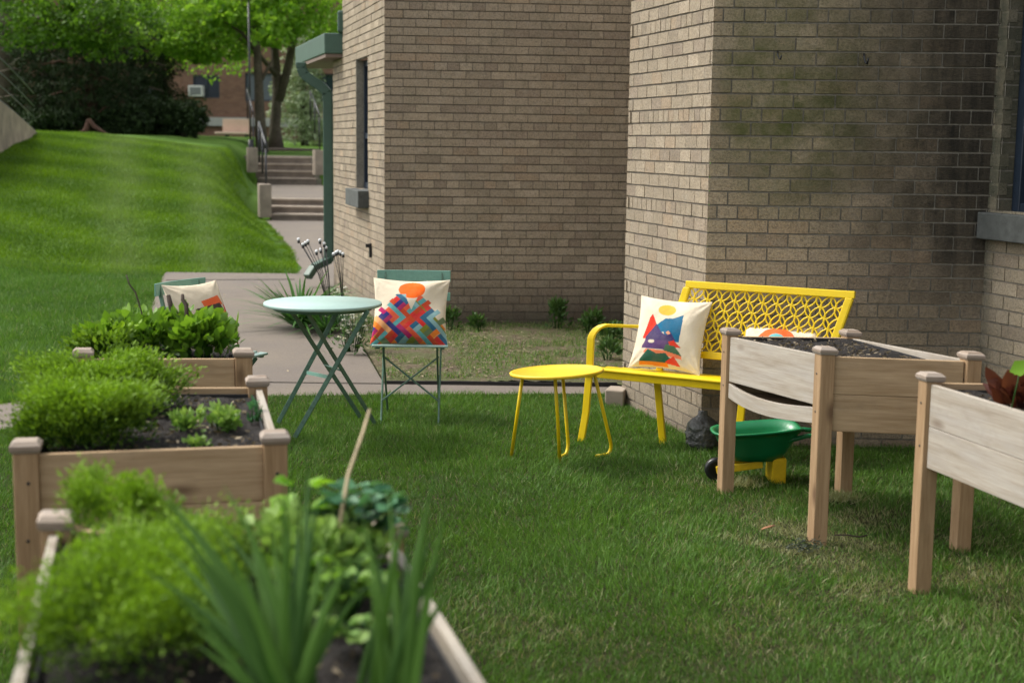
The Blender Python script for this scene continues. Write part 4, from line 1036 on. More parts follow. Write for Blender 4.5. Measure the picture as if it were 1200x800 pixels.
cushion('cream cushion printed with woven multicoloured strips under an orange sun, on the teal chair', (-.548, 7.525, .596), (1, .02, -.02), (0, .50, 1), .415, .385, .12, paint_weave, 3)
r_ = Vector((.40, .90, 0))
cushion('cream cushion with orange and black blocks on the left teal chair', (-1.545, 6.98, .615), (.45, .86, -.02), (-.42, .2, 1), .41, .39, .12, paint_block, 5)

# bistro table
t = thing('bistro_table', (-.95, 7.03, 0), 'round pale teal folding bistro table with crossed legs', 'table')
b = MB(); R_ = .295; b.lathe((-.95, 7.03, .683), [(R_ - .006, 0), (R_, .003), (R_, .014), (R_ - .003, .0175), (.0005, .0175)], 72); b.build('table_top', M['teal_top'], t)
b = MB(); b.lathe((-.95, 7.03, .665), [(R_ - .05, 0), (R_ - .05, .018), (R_ - .06, .018), (R_ - .06, .001)], 48); b.build('apron', M['teal_leg'], t)
def fl(a, bb, w=.024, tk=.007): 
    m = MB(); m.beam(a, bb, tk, w, up=(0, 0, 1)); m.build('leg', M['teal_leg'], t, bevel=.002)
nb_ = (at(358, 366, 6.85), gz(440, 497, .01)); nc_ = (at(431, 362, 6.86), gz(345, 513, .01))
fa_ = (at(336, 363, 7.1), gz(422, 488, .03)); fd_ = (at(402, 363, 7.25), gz(326, 495, .02))
for p, q in (nb_, nc_, fa_, fd_):
    p = Vector(p); q = Vector(q); p.z = .682; fl(p, q)
b = MB(); p = Vector(nc_[0]).lerp(Vector(nc_[1]), .52); q = Vector(fd_[0]).lerp(Vector(fd_[1]), .55); b.beam(p, q, .006, .018); b.build('stretcher', M['teal'], t)
b = MB(); p = Vector(nb_[0]).lerp(Vector(nb_[1]), .5); q = Vector(fa_[0]).lerp(Vector(fa_[1]), .5); b.tube([p, q], .005, 8); b.build('pivot_rod', M['teal_leg'], t)

# ------------------------------------------------------------------ yellow side table
tc = Vector((.21, 6.52, .452))
t = thing('side_table', (.21, 6.52, 0), 'small round yellow metal side table in front of the bench', 'table')
tilt = Matrix.Rotation(math.radians(-3.3), 3, 'Y') @ Matrix.Rotation(math.radians(-1.9), 3, 'X')
b = MB(); b.lathe(tc, [(.215, -.016), (.219, -.014), (.221, -.004), (.217, 0), (.209, .001), (.206, -.003), (.0005, -.0035)], 72, ax=tilt); b.build('table_top', M['yellow_top'], t)
feet = [gz(599, 534, .01), gz(656, 541, .01), gz(667, 531, .015), gz(719, 531, .015)]
tops = [at(612.5, 444, 6.55), at(650, 446, 6.42), at(659, 444, 6.66), at(695, 440, 6.55)]
def legt(pts, r=.0085): 
    b = MB(); b.tube(pts, r, 10); b.build('leg', M['yellow'], t)
legt([tops[0] + Vector((0, 0, .02)), feet[0] + Vector((0, 0, -.01))])
legt([tops[1] + Vector((0, 0, .03)), tops[1].lerp(feet[1], .5) + Vector((.003, 0, 0)), feet[1] + Vector((0, 0, -.005))])
def curve_end(p, f, dx, dy):
    up = (p - f).normalized(); pts = [p + Vector((0, 0, .03)), f + up * .07]
    for k in range(1, 7):
        a = k / 6 * math.pi / 2
        pts.append(f + up * (.07 * (1 - math.sin(a)) + .0) + Vector((dx, dy, 0)) * (1 - math.cos(a)) * .05)
    pts.append(pts[-1] + Vector((dx, dy, 0)) * .06); return pts
legt(curve_end(tops[2], feet[2], -.5, -.86)); legt(curve_end(tops[3], feet[3], -.8, -.6))

# ------------------------------------------------------------------ yellow bench
FLp = Vector((.365, 7.05, 0)); BLp = Vector((.755, 7.02, 0)); Lv = Vector((.715, -.405, 0)); Dv = (BLp - FLp).normalized()
SH = .385
t = thing('bench', (.95, 6.8, 0), 'yellow metal garden bench with a lattice back against the brick wall', 'bench')
Lu = Lv.normalized()
def strap(b, pts, w, h, sidev):
    """flat rectangular section bar following pts"""
    pts = [Vector(p) for p in pts]; n = len(pts); bb = len(b.v); sidev = Vector(sidev).normalized()
    for i, p in enumerate(pts):
        d = (pts[min(i + 1, n - 1)] - pts[max(i - 1, 0)]).normalized(); nn = d.cross(sidev).normalized()
        for a, c in ((-1, -1), (1, -1), (1, 1), (-1, 1)): b.v.append(tuple(p + sidev * a * w / 2 + nn * c * h / 2))
    for i in range(n - 1):
        for k in range(4):
            k2 = (k + 1) % 4; b.face((bb + i * 4 + k, bb + i * 4 + k2, bb + i * 4 + 4 + k2, bb + i * 4 + 4 + k))
    b.face([bb, bb + 3, bb + 2, bb + 1]); b.face([bb + (n - 1) * 4 + k for k in range(4)])
for e in (0, 1):
    o_ = Lv * e; f = FLp + o_; k = BLp + o_
    # arm and front leg in one bent bar
    pts = [f + Dv * -.01 + Vector((0, 0, -.02)), f + Dv * .015 + Vector((0, 0, .15)), f + Dv * .03 + Vector((0, 0, .38)), f + Dv * .032 + Vector((0, 0, .50))]
    cc = f + Dv * .115 + Vector((0, 0, .515))
    for q in range(1, 9):
        a = math.pi - q / 8 * math.pi / 2; pts.append(cc + Dv * math.cos(a) * .083 + Vector((0, 0, math.sin(a) * .085)))
    pts += [k + Dv * (-.06) + Vector((0, 0, .597)), k + Dv * .03 + Vector((0, 0, .583))]
    b = MB(); strap(b, pts, .038, .016, Lu); b.build('arm', M['yellow'], t, bevel=.004)
    b = MB(); strap(b, [k + Dv * .02 + Vector((0, 0, -.02)), k + Dv * -.02 + Vector((0, 0, SH - .06)), k + Dv * -.01 + Vector((0, 0, SH)), k + Dv * .06 + Vector((0, 0, .62)), k + Dv * .115 + Vector((0, 0, .80))], .036, .020, Lu); b.build('leg', M['yellow'], t, bevel=.004)
    b = MB(); b.beam(f + Dv * .03 + Vector((0, 0, SH - .02)), k + Vector((0, 0, SH - .035)), .03, .03); b.build('side_rail', M['yellow'], t, bevel=.003)
# seat slats along the length
for i in range(5):
    q = .035 + i * .078; z = SH + (-.004 if i in (0,) else 0) - i * .003
    b = MB(); b.beam(FLp + Dv * q + Vector((0, 0, z)) - Lu * .01, FLp + Lv + Dv * q + Vector((0, 0, z)) + Lu * .01, .066, .012); b.build('seat_slat', M['yellow'], t, bevel=.004)
b = MB(); b.beam(FLp + Dv * .005 + Vector((0, 0, SH - .022)), FLp + Lv + Dv * .005 + Vector((0, 0, SH - .022)), .012, .05); b.build('front_rail', M['yellow'], t, bevel=.003)
# back panel
bl0 = BLp + Dv * .02 + Vector((0, 0, .475)); tl0 = BLp + Dv * .125 + Vector((0, 0, .815)); Uv = (tl0 - bl0); BHt = Uv.length; Uu = Uv.normalized(); Wt = Lv.length
def BP(u, v): return bl0 + Lv * u + Uv * v
b = MB(); hw = .02
for (a, c, w) in (((-.02, .0), (1.02, .0), .036), ((-.02, 1.0), (1.02, 1.0), .036)):
    b.beam(BP(*a), BP(*c), .022, w, up=Uu)
for u in (0, 1): b.beam(BP(u, .05), BP(u, .95), .022, .034, up=Lu)
b.build('back_frame', M['yellow'], t, bevel=.004)
b = MB(); nu, nv = 12, 3.5; cw, ch = 1 / nu, 1 / nv; nr_ = Uu.cross(Lu).normalized()
u0_, u1_, v0_, v1_ = .02, .98, .055, .945
i_ = 0
cells_u = 11; cells_v = 3; cu_ = (u1_ - u0_) / cells_u; cv_ = (v1_ - v0_) / cells_v
for i in range(cells_u):
    for j in range(cells_v):
        # nodes at cell corners and centres; petals along the four half diagonals
        cx_, cy_ = u0_ + (i + .5) * cu_, v0_ + (j + .5) * cv_
        for sx, sy in ((-1, -1), (1, -1), (1, 1), (-1, 1)):
            e0 = Vector((cx_, cy_, 0)); e1 = Vector((cx_ + sx * cu_ / 2, cy_ + sy * cv_ / 2, 0))
            A_ = BP(e0.x, e0.y); B_ = BP(e1.x, e1.y); m_ = (A_ + B_) / 2; a_ = (B_ - A_) / 2; w_ = nr_.cross(a_.normalized()) * a_.length * .40
            pts = [m_ + a_ * math.cos(k * math.pi / 8) * 1.0 + w_ * math.copysign(abs(math.sin(k * math.pi / 8)) ** 1.25, math.sin(k * math.pi / 8)) for k in range(16)]
            b.tube(pts, .0044, 5, closed=True)
b.build('lattice_panel', M['yellow'], t)
cushion('cream cushion printed with blue and red mountains, at the left end of the yellow bench', (.785, 6.955, .568), (.86, -.42, -.03), (.40, .22, 1), .375, .375, .12, paint_hills, 8)
cc = FLp + Lv * .80 + Dv * .27
cushion('cream cushion with an orange arch, mostly hidden behind the planter with bare soil', (cc.x + .07, cc.y - .02, .505), (.90, -.42, .02), (.75, .45, 1), .38, .34, .11, paint_arch, 9)

# ------------------------------------------------------------------ toy wheelbarrow
wc_ = Vector((1.10, 6.25, 0)); ax = Vector((1, .04, 0)).normalized(); ay = Vector((-.04, 1, 0))
t = thing('toy_wheelbarrow', wc_, 'green plastic toy wheelbarrow with yellow supports under the planter with bare soil', 'toy wheelbarrow')
def WB(x, y, z): return wc_ + ax * x + ay * y + Vector((0, 0, z))
b = MB(); n = 40
def rim(s, inset=0.):
    """outline of the tub at height s (0 bottom, 1 rim)"""
    out = []
    for k in range(n):
        a = 2 * math.pi * k / n; c_, s_ = math.cos(a), math.sin(a)
        ex = .7; x = math.copysign(abs(c_) ** ex, c_); y = math.copysign(abs(s_) ** ex, s_)
        hx = (.115 + .085 * s ** .8) - inset; hy = (.075 + .062 * s) - inset
        px_ = x * hx + .012 * s; z = .105 + .145 * s + (.025 * (-x) * -1 * 0) + .018 * x * s
        notch = -.028 * math.exp(-((a - .0) / .45) ** 2) * s ** 6 if a < 3.2 else -.028 * math.exp(-((a - 2 * math.pi) / .45) ** 2) * s ** 6
        out.append(WB(px_, y * hy, z + notch))
    return out
rows = [rim(s) for s in (0, .25, .5, .75, 1.0)]
lip = [p + ((p - wc_ - Vector((0, 0, p.z))).normalized() * .010) for p in rows[-1]]; lip2 = [p + Vector((0, 0, -.010)) for p in lip]; 
inner = [rim(s, .006) for s in (1.0, .75, .5, .25, .03)]
allr = [lip2, lip] if False else []
seq = rows + [lip2, lip] + inner
bb = 0
for r in seq: b.v += [tuple(p) for p in r]
for i in range(len(seq) - 1):
    for k in range(n): b.face((i * n + k, i * n + (k + 1) % n, (i + 1) * n + (k + 1) % n, (i + 1) * n + k), None, 0, True)
b.face(list(range(n))[::-1]); b.face([(len(seq) - 1) * n + k for k in range(n)])
b.build('tub', M['toy_green'], t)
b = MB(); b.poly([tuple(WB(.07, -.07, 0))[:2], tuple(WB(.135, -.07, 0))[:2], tuple(WB(.135, .07, 0))[:2], tuple(WB(.07, .07, 0))[:2]], .0, .12); b.build('support', M['toy_yellow'], t, bevel=.008)
b = MB()
for s in (-1, 1): b.beam(WB(-.175, s * .032, .056), WB(.03, s * .05, .09), .018, .035)
b.build('axle_arm', M['toy_yellow'], t, bevel=.005)
b = MB(); Mx = Matrix((( ax.x, 0, ay.x), (ax.y, 0, ay.y), (0, 1, 0)))
b.lathe(WB(-.170, -.018, .055), [(.035, 0), (.046, .0), (.052, .006), (.052, .030), (.046, .036), (.035, .036), (.035, .0)], 28, ax=Mx); w_ = b.build('wheel', M['black_plastic'], t)
b = MB(); b.lathe(WB(-.170, -.012, .055), [(.001, 0), (.014, 0), (.014, .026), (.001, .026)], 14, ax=Mx)
for k in range(5):
    a = k * 2 * math.pi / 5; e = ax * math.cos(a) * .036 + Vector((0, 0, math.sin(a) * .036)); b.beam(WB(-.170, 0, .055), WB(-.170, 0, .055) + e, .008, .010)
b.build('hub', M['toy_yellow'], w_)
for s in (-1, 1):
    b = MB(); b.tube([WB(.12, s * .085, .20), WB(.22, s * .075, .225), WB(.30, s * .06, .22)], .011, 8)
    b.build('handle', M['toy_green'], t)

# black plastic jug by the wall corner
jc = Vector((.955, 6.91, 0)); b = MB()
prof = [(.055, .0), (.078, .01), (.082, .04), (.079, .046), (.083, .055), (.082, .09), (.078, .096), (.080, .104), (.074, .130), (.058, .152), (.034, .168), (.024, .176), (.023, .195), (.0005, .197)]
b.lathe(jc, prof, 26)
for i, v in enumerate(b.v): 
    a = math.atan2(v[1] - jc.y, v[0] - jc.x); q = 1 + .05 * math.sin(5 * a + v[2] * 60) + .04 * math.sin(9 * a - v[2] * 90); b.v[i] = (jc.x + (v[0] - jc.x) * q, jc.y + (v[1] - jc.y) * q * .9, v[2])
tag(b.build('plastic_jug', M['clear_dark']), 'crumpled dark translucent plastic jug on the grass at the brick corner', 'jug')

# small things on the grass
p = gz(900, 621, .03); b = MB(); bb = 0
pts = [(-.03, -.008, .0), (-.012, -.016, .008), (.012, -.012, .014), (.032, .004, .016), (.01, .014, .012), (-.015, .010, .005)]
b.v = [(p.x + q[0], p.y + q[1], .035 + q[2]) for q in pts] + [(p.x + q[0] * .98, p.y + q[1], .033 + q[2]) for q in pts] ; b.face((0, 1, 2, 3, 4, 5), None, 0, True); b.face((11, 10, 9, 8, 7, 6))
for i in range(6): b.face((i, (i + 1) % 6, 6 + (i + 1) % 6, 6 + i)[::-1])
tag(b.build('dead_leaf', M['brown_leaf']), 'curled orange brown dead leaf on the grass in front of the planter with bare soil', 'leaf')
p = gz(943, 643, .02); n = 260; a = rng.normal(0, 1, (n, 3)) * np.array([.035, .028, .010]) + np.array([p.x, p.y, .035])
tag(leaf_obj('grass_clippings', a, rng.normal(0, 1, (n, 3)) * np.array([1, 1, .4]), .022, .004, leaf_mat('dark clippings', (.012, .02, .012), (.05, .07, .045), .1), kind='q'), 'small dark clump of cut grass by the foot of the planter leg', 'clippings', None, 'stuff')
for (px, py, lab) in ((870, 566, 'pale dry tuft at the foot of the left planter leg by the toy wheelbarrow'), (985, 583, 'straw coloured tuft at the foot of the rear leg under the planter')):
    p = gz(px, py, .02); n = 260; P = np.stack([p.x + rng.normal(0, .045, n), p.y + rng.normal(0, .03, n), np.full(n, .01)], -1)
    V, Fs, k = ribbons(P, unit(np.concatenate([rng.normal(0, .7, (n, 2)), np.ones((n, 1))], 1)), rng.uniform(.03, .06, n), np.full(n, .003), rng.normal(0, .3, (n, 3)) * np.array([1, 1, .2]), 2)
    tag(np_mesh('dry_grass', V, Fs, M['grass'], None, {'var': np.repeat(rng.random(n), k), 'dry': np.repeat(rng.uniform(.5, 1, n), k)}), lab, 'grass', None, 'stuff')
p = gz(998, 633, .03); b = MB(); b.tube([(p.x - .06, p.y + .02, .045), (p.x - .02, p.y + .005, .05), (p.x + .03, p.y - .004, .046), (p.x + .06, p.y + .006, .05)], .003, 6)
tag(b.build('twig', M['twig']), 'thin brown twig lying on the grass under the planter with bare soil', 'twig')

# ------------------------------------------------------------------ bed plants, solar lights, weeds
def strap_clump(name, label, cat, c, n, L, W, mat, group=None, out=.9):
    t = thing(name, c, label, cat, group); a = rng.uniform(0, 6.28, n); e = rng.uniform(.5, 1.4, n)
    P = np.stack([c[0] + np.cos(a) * .05, c[1] + np.sin(a) * .05, np.full(n, c[2])], -1)
    D = np.stack([np.cos(a) * np.cos(e), np.sin(a) * np.cos(e), np.sin(e)], -1); Ls = rng.uniform(.6, 1, n) * L
    bend = np.stack([np.cos(a), np.sin(a), -np.ones(n) * 1.0], -1) * rng.uniform(.15, .55, (n, 1)) * out
    V, Fs, k = ribbons(P, D, Ls, rng.uniform(.8, 1.2, n) * W, bend, 6, wdir=np.stack([-np.sin(a), np.cos(a), 0 * a], -1))
    np_mesh('leaves', V, Fs, mat, t, {'var': np.repeat(rng.random(n), k)})
    b = MB(); b.lathe((c[0], c[1], c[2] - .02), [(.05, 0), (.045, .03), (.02, .06)], 10); b.build('crown_base', mat, t); return t
c = at(352, 375, 11.3); strap_clump('daylily', 'green strap leaved daylily clump behind the round table', 'plant', (c.x, 11.3, .02), 170, .62, .024, M['lily'])
c = at(383, 383, 11.0); strap_clump('daylily', 'lower strap leaved clump at the foot of the solar lights', 'plant', (c.x, 11.0, .02), 90, .36, .018, M['lily'])
# white flowers
def flowers(label, c, n, r, h):
    t = thing('flowering_plant', c, label, 'plant'); b = MB(); P = []; D = []
    for i in range(n):
        a = rnd.uniform(0, 6.28); q = math.sqrt(rnd.random()) * r; e = Vector(c) + Vector((math.cos(a) * q, math.sin(a) * q * .6, h * rnd.uniform(.25, 1)))
        b.tube([Vector(c) + Vector((math.cos(a) * q * .4, 0, 0)), e], .002, 4)
        for k in range(6): P.append(tuple(e)); D.append((math.cos(k * 1.05), math.sin(k * 1.05), rnd.uniform(-.6, .6)))
    leaf_obj('petals', np.array(P), np.array(D), .022, .011, M['petal'], t)['kind'] = 'stuff'; b.build('stems', M['lily'], t)
    k = 160; Q = np.array(c) + rng.normal(0, 1, (k, 3)) * np.array([r * .6, r * .35, h * .25]) + np.array([0, 0, h * .3]); leaf_obj('leaves', Q, rng.normal(0, 1, (k, 3)) + np.array([0, 0, .5]), .05, .012, M['weed'], t)
c = at(412, 400, 9.9); flowers('white flowering plant behind the teal chair at the edge of the soil bed', (c.x, 9.9, .02), 46, .14, .36)
c = at(396, 352, 12.6); flowers('white flowering tuft at the base of the building side wall', (c.x, 12.6, .02), 20, .09, .2)
def solar(label, base, tips, Y):
    t = thing('solar_light', base, label, 'garden light', 'solar firefly garden lights'); b = MB(); k = 0
    b.tube([Vector(base) + Vector((0, 0, -.05)), Vector(base) + Vector((0, 0, .12))], .008, 8); b.build('stake', M['iron'], t)
    for (px, py) in tips:
        e = at(px, py, Y + rnd.uniform(-.08, .08)); s = Vector(base) + Vector((0, 0, .10)); m = s.lerp(e, .55) + Vector(((s.x - e.x) * .15, 0, .02))
        b = MB(); b.tube([s, m, e], .003, 6); w = b.build('stem', M['iron'], t)
        b = MB(); b.lathe(e, [(.006, -.02), (.011, -.018), (.011, .003)], 10); b.build('collar', M['iron'], w)
        b = MB(); b.lathe(e + Vector((0, 0, .003)), [(.012, 0), (.014, .006), (.012, .016), (.004, .021)], 12); b.build('lens', M['white'], w)
c = at(388, 380, 11.3); solar('branching solar light stake left of the green downspout, tips spread wide', (c.x, 11.3, .0), [(350, 282), (355, 288), (361, 284), (375, 283), (380, 287), (371, 296), (376, 294), (382, 292), (358, 286)], 11.3)
c = at(402, 378, 11.6); solar('narrower solar light stake in front of the brick side wall', (c.x, 11.6, .0), [(391, 299), (396, 296), (399, 297), (402, 299), (394, 297)], 11.6)
for i, (px, py, h, r, lab) in enumerate(((654, 388, .22, .10, 'largest leafy weed against the far brick wall'), (690, 392, .15, .11, 'spreading weed against the far wall beside the bench arm'), (527, 389, .16, .08, 'weed against the far wall just right of the teal chair'), (561, 390, .11, .05, 'small single weed against the far wall'), (715, 402, .12, .08, 'weed at the foot of the wall behind the yellow bench arm'), (712, 425, .12, .07, 'low weed in the soil bed behind the bench arm'))):
    p = gz(px, py, 0); Y = min(p.y, 11.45); q = at(px, py, Y); bush('weed', lab, 'weed', (q.x, Y, .01), (r, r * .6), h, int(260 * h / .2), .05, .020, M['weed'], 'weeds along the far wall', 8, lumps=5)

# ------------------------------------------------------------------ background: steps, rails
def steps(label, px0, px1, Y, z0, n, rise, tread, Yext):
    a, c = at(px0, 240, Y), at(px1, 240, Y); t = thing('concrete_steps', ((a.x + c.x) / 2, Y, z0), label, 'steps', 'flights of concrete steps')
    for i in range(n):
        y0 = Y + i * tread; b = MB(); dx = -.256 / .967 * (i * tread)
        b.poly([(a.x + dx, y0), (c.x + dx, y0), (c.x + dx, y0 + tread + .6), (a.x + dx, y0 + tread + .6)], z0 + i * rise - .2 + i * .002, z0 + (i + 1) * rise - .035); b.build('riser', M['step'], t)
        b = MB(); b.poly([(a.x + dx, y0 - .02), (c.x + dx, y0 - .02), (c.x + dx, y0 + tread), (a.x + dx, y0 + tread)], z0 + (i + 1) * rise - .033, z0 + (i + 1) * rise); b.build('tread', M['tread'], t)
    return t
zz1 = .0
steps('lower flight of three concrete steps beside the green downspout', 318, 396, 26.7, 0, 3, .127, .40, 0)
steps('upper flight of four concrete steps leading to the trees', 303, 371, 36.0, .385, 4, .172, .38, 0)
a0, a1 = at(318, 235, 27.9), at(396, 235, 27.9); b0, b1 = at(303, 200, 36.0), at(371, 200, 36.0)
b = MB(); b.poly([(a0.x, 27.92), (a1.x + .6, 27.92), (b1.x + .9, 35.98), (b0.x, 35.98)], .2, .385); struct(b.build('landing', M['path']))
b = MB(); b.poly([(b0.x - .4, 37.55), (b1.x + .6, 37.55), (b1.x + 2.5, 39.0), (b0.x - 6, 39.0)], .9, 1.085); struct(b.build('upper_path', M['path']))
for lab, px0, px1, yt, Y, L_ in (('tan cheek wall block left of the lower steps', 304, 318, 216, 26.6, .45), ('tan cheek wall block left of the upper steps', 290.5, 302, 173, 35.8, .5), ('tan cheek wall block right of the upper steps', 369, 379, 176, 35.8, .5)):
    p, q = at(px0, yt, Y), at(px1, yt, Y); b = MB(); sx = -.265 * L_
    b.poly([(p.x, Y), (q.x, Y), (q.x + sx, Y + L_), (p.x + sx, Y + L_)], p.z - .62, p.z); tag(b.build('cheek_wall', M['cheek'], bevel=.006), lab, 'stair wall', 'concrete cheek walls of the steps')
def rail(label, pts, posts, r=.022):
    t = thing('handrail', posts[0][1], label, 'handrail', 'black handrails of the steps'); b = MB(); b.tube(pts, r, 8); b.build('rail', M['iron'], t)
    for p, q in posts: b = MB(); b.tube([p, q], r, 8); b.build('post', M['iron'], t)
def rl(lab, x0, yt, yb, Y, L_, rise):
    p = at(x0, yt, Y); q = at(x0 + .5, yb, Y); e = p + Vector((-.265 * L_, L_, rise)); 
    rail(lab, [p + Vector((0, -.03, -.10)), p + Vector((0, -.02, 0)), e, e + Vector((0, .1, -.02))], [(p, q), (p.lerp(e, .5) , p.lerp(e, .5) - Vector((0, 0, .8))), (e, e - Vector((0, 0, .8)))], .019)
rl('black handrail rising along the lower steps', 311.5, 168, 238, 26.9, 1.5, .42)
rl('black handrail at the left of the upper steps', 296.5, 130, 196, 36.0, 1.8, .62)
rl('black handrail at the right of the upper steps', 374, 133, 178, 36.0, 1.8, .62)
p = at(293.5, 172, 38.5); b = MB(); b.tube([Vector((p.x, 38.5, .9)), Vector((p.x, 38.5, 5.2))], .027, 10); b.tube([Vector((p.x, 38.5, .9)), Vector((p.x, 38.5, 1.5))], .06, 10)
t = thing('lamp_post', (p.x, 38.5, 1.0), 'thin black lamp post at the top of the steps with its head hidden in leaves', 'lamp post'); b.build('post', M['iron'], t)
b = MB(); b.lathe((p.x, 38.5, 5.2), [(.08, 0), (.14, .08), (.17, .35), (.20, .36), (.03, .52)], 14); b.build('lamp_head', M['iron'], t)

# retaining wall with a railing on top, left edge
def march(px, py):
    d = ray(px, py); s = 5.0
    while s < 60:
        q = CAM + d * s
        if q.z < float(hz(q.x, q.y)): return q
        s += .02
    return q
wp = [march(-60, 212), march(2, 180), march(18, 170), march(34, 164)]
wp.append(at(48, 160, wp[-1].y + 2.2))
tops_ = [-60, 2, 8, 30, 48]; 
t = thing('retaining_wall', wp[1], 'stained concrete retaining wall running down the slope at the left edge', 'retaining wall')
topy = {0: 122, 1: 118, 2: 131, 3: 146, 4: 159}
b = MB(); Vv = []
for i, p in enumerate(wp):
    zt_ = at(0, topy[i], p.y).z if i < 4 else p.z + .04
    px = [-60, 2, 18, 34, 48][i]; zt_ = at(px, topy[i], p.y).z
    for off in (0, -.25):
        Vv += [(p.x + off, p.y, p.z - .4), (p.x + off, p.y, zt_)]
b.v = Vv
for i in range(4):
    k = i * 4
    b.face((k, k + 4, k + 5, k + 1)); b.face((k + 1, k + 5, k + 7, k + 3)); b.face((k + 3, k + 7, k + 6, k + 2))
b.face((16, 18, 19, 17)); b.face((0, 1, 3, 2))
b.build('wall', M['ret_wall'], t)
b = MB()
tp = [Vector((wp[i].x - .12, wp[i].y, Vv[i * 4 + 1][2])) for i in range(5)]
t2 = thing('railing', tp[1], 'grey metal railing of parallel bars on top of the retaining wall', 'railing')
for k, hgt in enumerate((.10, .36, .60, .86)):
    b = MB(); b.tube([q + Vector((0, 0, hgt)) for q in (tp[0], tp[1], tp[2], tp[3], tp[4])], .011, 6); b.build('bar', M['steel'], t2)
for i in (0, 1):
    b = MB(); b.tube([tp[i] - Vector((0, 0, .1)), tp[i] + Vector((0, 0, .88))], .02, 6); b.build('post', M['steel'], t2)

# far brown brick building
YB = 62.0
bg = thing('brick_building', (-18, YB, 1.4), 'red brown brick building behind the trees with an air conditioner in its window', 'building')
def bb_(px, py, Y=YB): return at(px, py, Y)
xL, xR = bb_(60, 100).x - 15, bb_(420, 100).x + 20
zl0, zl1 = bb_(280, 148).z, bb_(280, 138).z
wins = [(205, 150 - 30, 0, 0)]
W_ = [(150, 186, 96, 118), (226, 257, 88, 115), (287, 321, 85, 118), (365, 395, 85, 118)]
hol = []
for (x0, x1, y0, y1) in W_:
    hol.append((bb_(x0, y0).x, bb_(x1, y0).x, bb_(240, y1).z, bb_(240, y0).z))
# split facade round the windows
xs_ = sorted({xL, xR, *[h for q in hol for h in q[:2]]}); zs_ = sorted({1.2, 9.5, *[h for q in hol for h in q[2:]]})
b = MB()
for i in range(len(xs_) - 1):
    for k in range(len(zs_) - 1):
        xc, zc = (xs_[i] + xs_[i + 1]) / 2, (zs_[k] + zs_[k + 1]) / 2
        if any(q[0] < xc < q[1] and q[2] < zc < q[3] for q in hol): continue
        n0 = len(b.v); b.v += [(xs_[i], YB, zs_[k]), (xs_[i + 1], YB, zs_[k]), (xs_[i + 1], YB, zs_[k + 1]), (xs_[i], YB, zs_[k + 1])]
        b.face((n0, n0 + 1, n0 + 2, n0 + 3), [(xs_[i], zs_[k]), (xs_[i + 1], zs_[k]), (xs_[i + 1], zs_[k + 1]), (xs_[i], zs_[k + 1])])
b.build('wall', M['red_brick'], bg)
b = MB(); b.box(((xL + xR) / 2, YB + 6.3, 5.3), (xR - xL - .1, 12, 8.3)); b.box(((xL + xR) / 2, YB + 6, 9.6), (xR - xL + .8, 13, .25)); b.build('roof', M['step'], bg)
b = MB(); b.box(((xL + xR) / 2, YB - .09, (zl0 + zl1) / 2), (xR - xL, .2, zl1 - zl0)); b.build('ledge', M['ledge'], bg)
for q in hol:
    f = MB(); cx_, cz_ = (q[0] + q[1]) / 2, (q[2] + q[3]) / 2; ww_, hh_ = q[1] - q[0], q[3] - q[2]
    for s in (-1, 1): f.box((cx_ + s * (ww_ / 2 - .03), YB + .1, cz_), (.06, .08, hh_)); f.box((cx_, YB + .1, cz_ + s * (hh_ / 2 - .03)), (ww_ - .13, .078, .06))
    f.box((cx_, YB + .1, cz_), (.06, .076, hh_ - .13)); fo = f.build('window', M['dark_frame'], bg)
    g = MB(); g.box((cx_, YB + .14, cz_), (ww_ - .1, .02, hh_ - .1)); g.build('pane', M['blind'] if q is hol[2] or q is hol[0] else M['window_glass'], fo)
p = bb_(231, 107); t = MB(); t.box((p.x, YB - .12, p.z), (.62, .45, .46)); ac = thing('air_conditioner', (p.x, YB - .1, p.z), 'white window air conditioner on the red brown brick building', 'air conditioner'); t.build('casing', M['ac'], ac, bevel=.02)
t = MB(); t.box((p.x, YB - .35, p.z), (.48, .02, .32)); t.build('grille', M['ac_grill'], ac)
for j in range(5): pass
# bench in front of it
p0, p1 = at(253, 156, 54), at(294, 156, 54); gzb = float(hz(p0.x, 54))
t = thing('park_bench', ((p0.x + p1.x) / 2, 54, gzb), 'tan slab bench under the trees before the red brown building', 'bench')
b = MB(); b.box(((p0.x + p1.x) / 2, 54, p0.z), (p1.x - p0.x, .5, .09)); b.build('seat', M['stone_bench'], t, bevel=.02)
q0, q1 = at(261, 141, 54.3), at(294, 141, 54.3); b = MB(); b.box(((q0.x + q1.x) / 2, 54.3, (q0.z + p0.z) / 2 + .05), (q1.x - q0.x, .07, q0.z - p0.z)); b.build('backrest', M['stone_bench'], t, bevel=.01)
for px in (266, 289): q = at(px, 160, 54); b = MB(); b.box((q.x, 54, (p0.z + gzb) / 2 - .05), (.09, .35, p0.z - gzb + .05)); b.build('leg', M['iron'], t)
# mulch ring at the tree
tr = at(322, 178, 45); b = MB(); b.lathe((tr.x + .3, 45, float(hz(tr.x, 45)) - .05), [(1.25, 0), (1.1, .09), (.0005, .13)], 24); struct(b.build('mulch', M['mulch']))

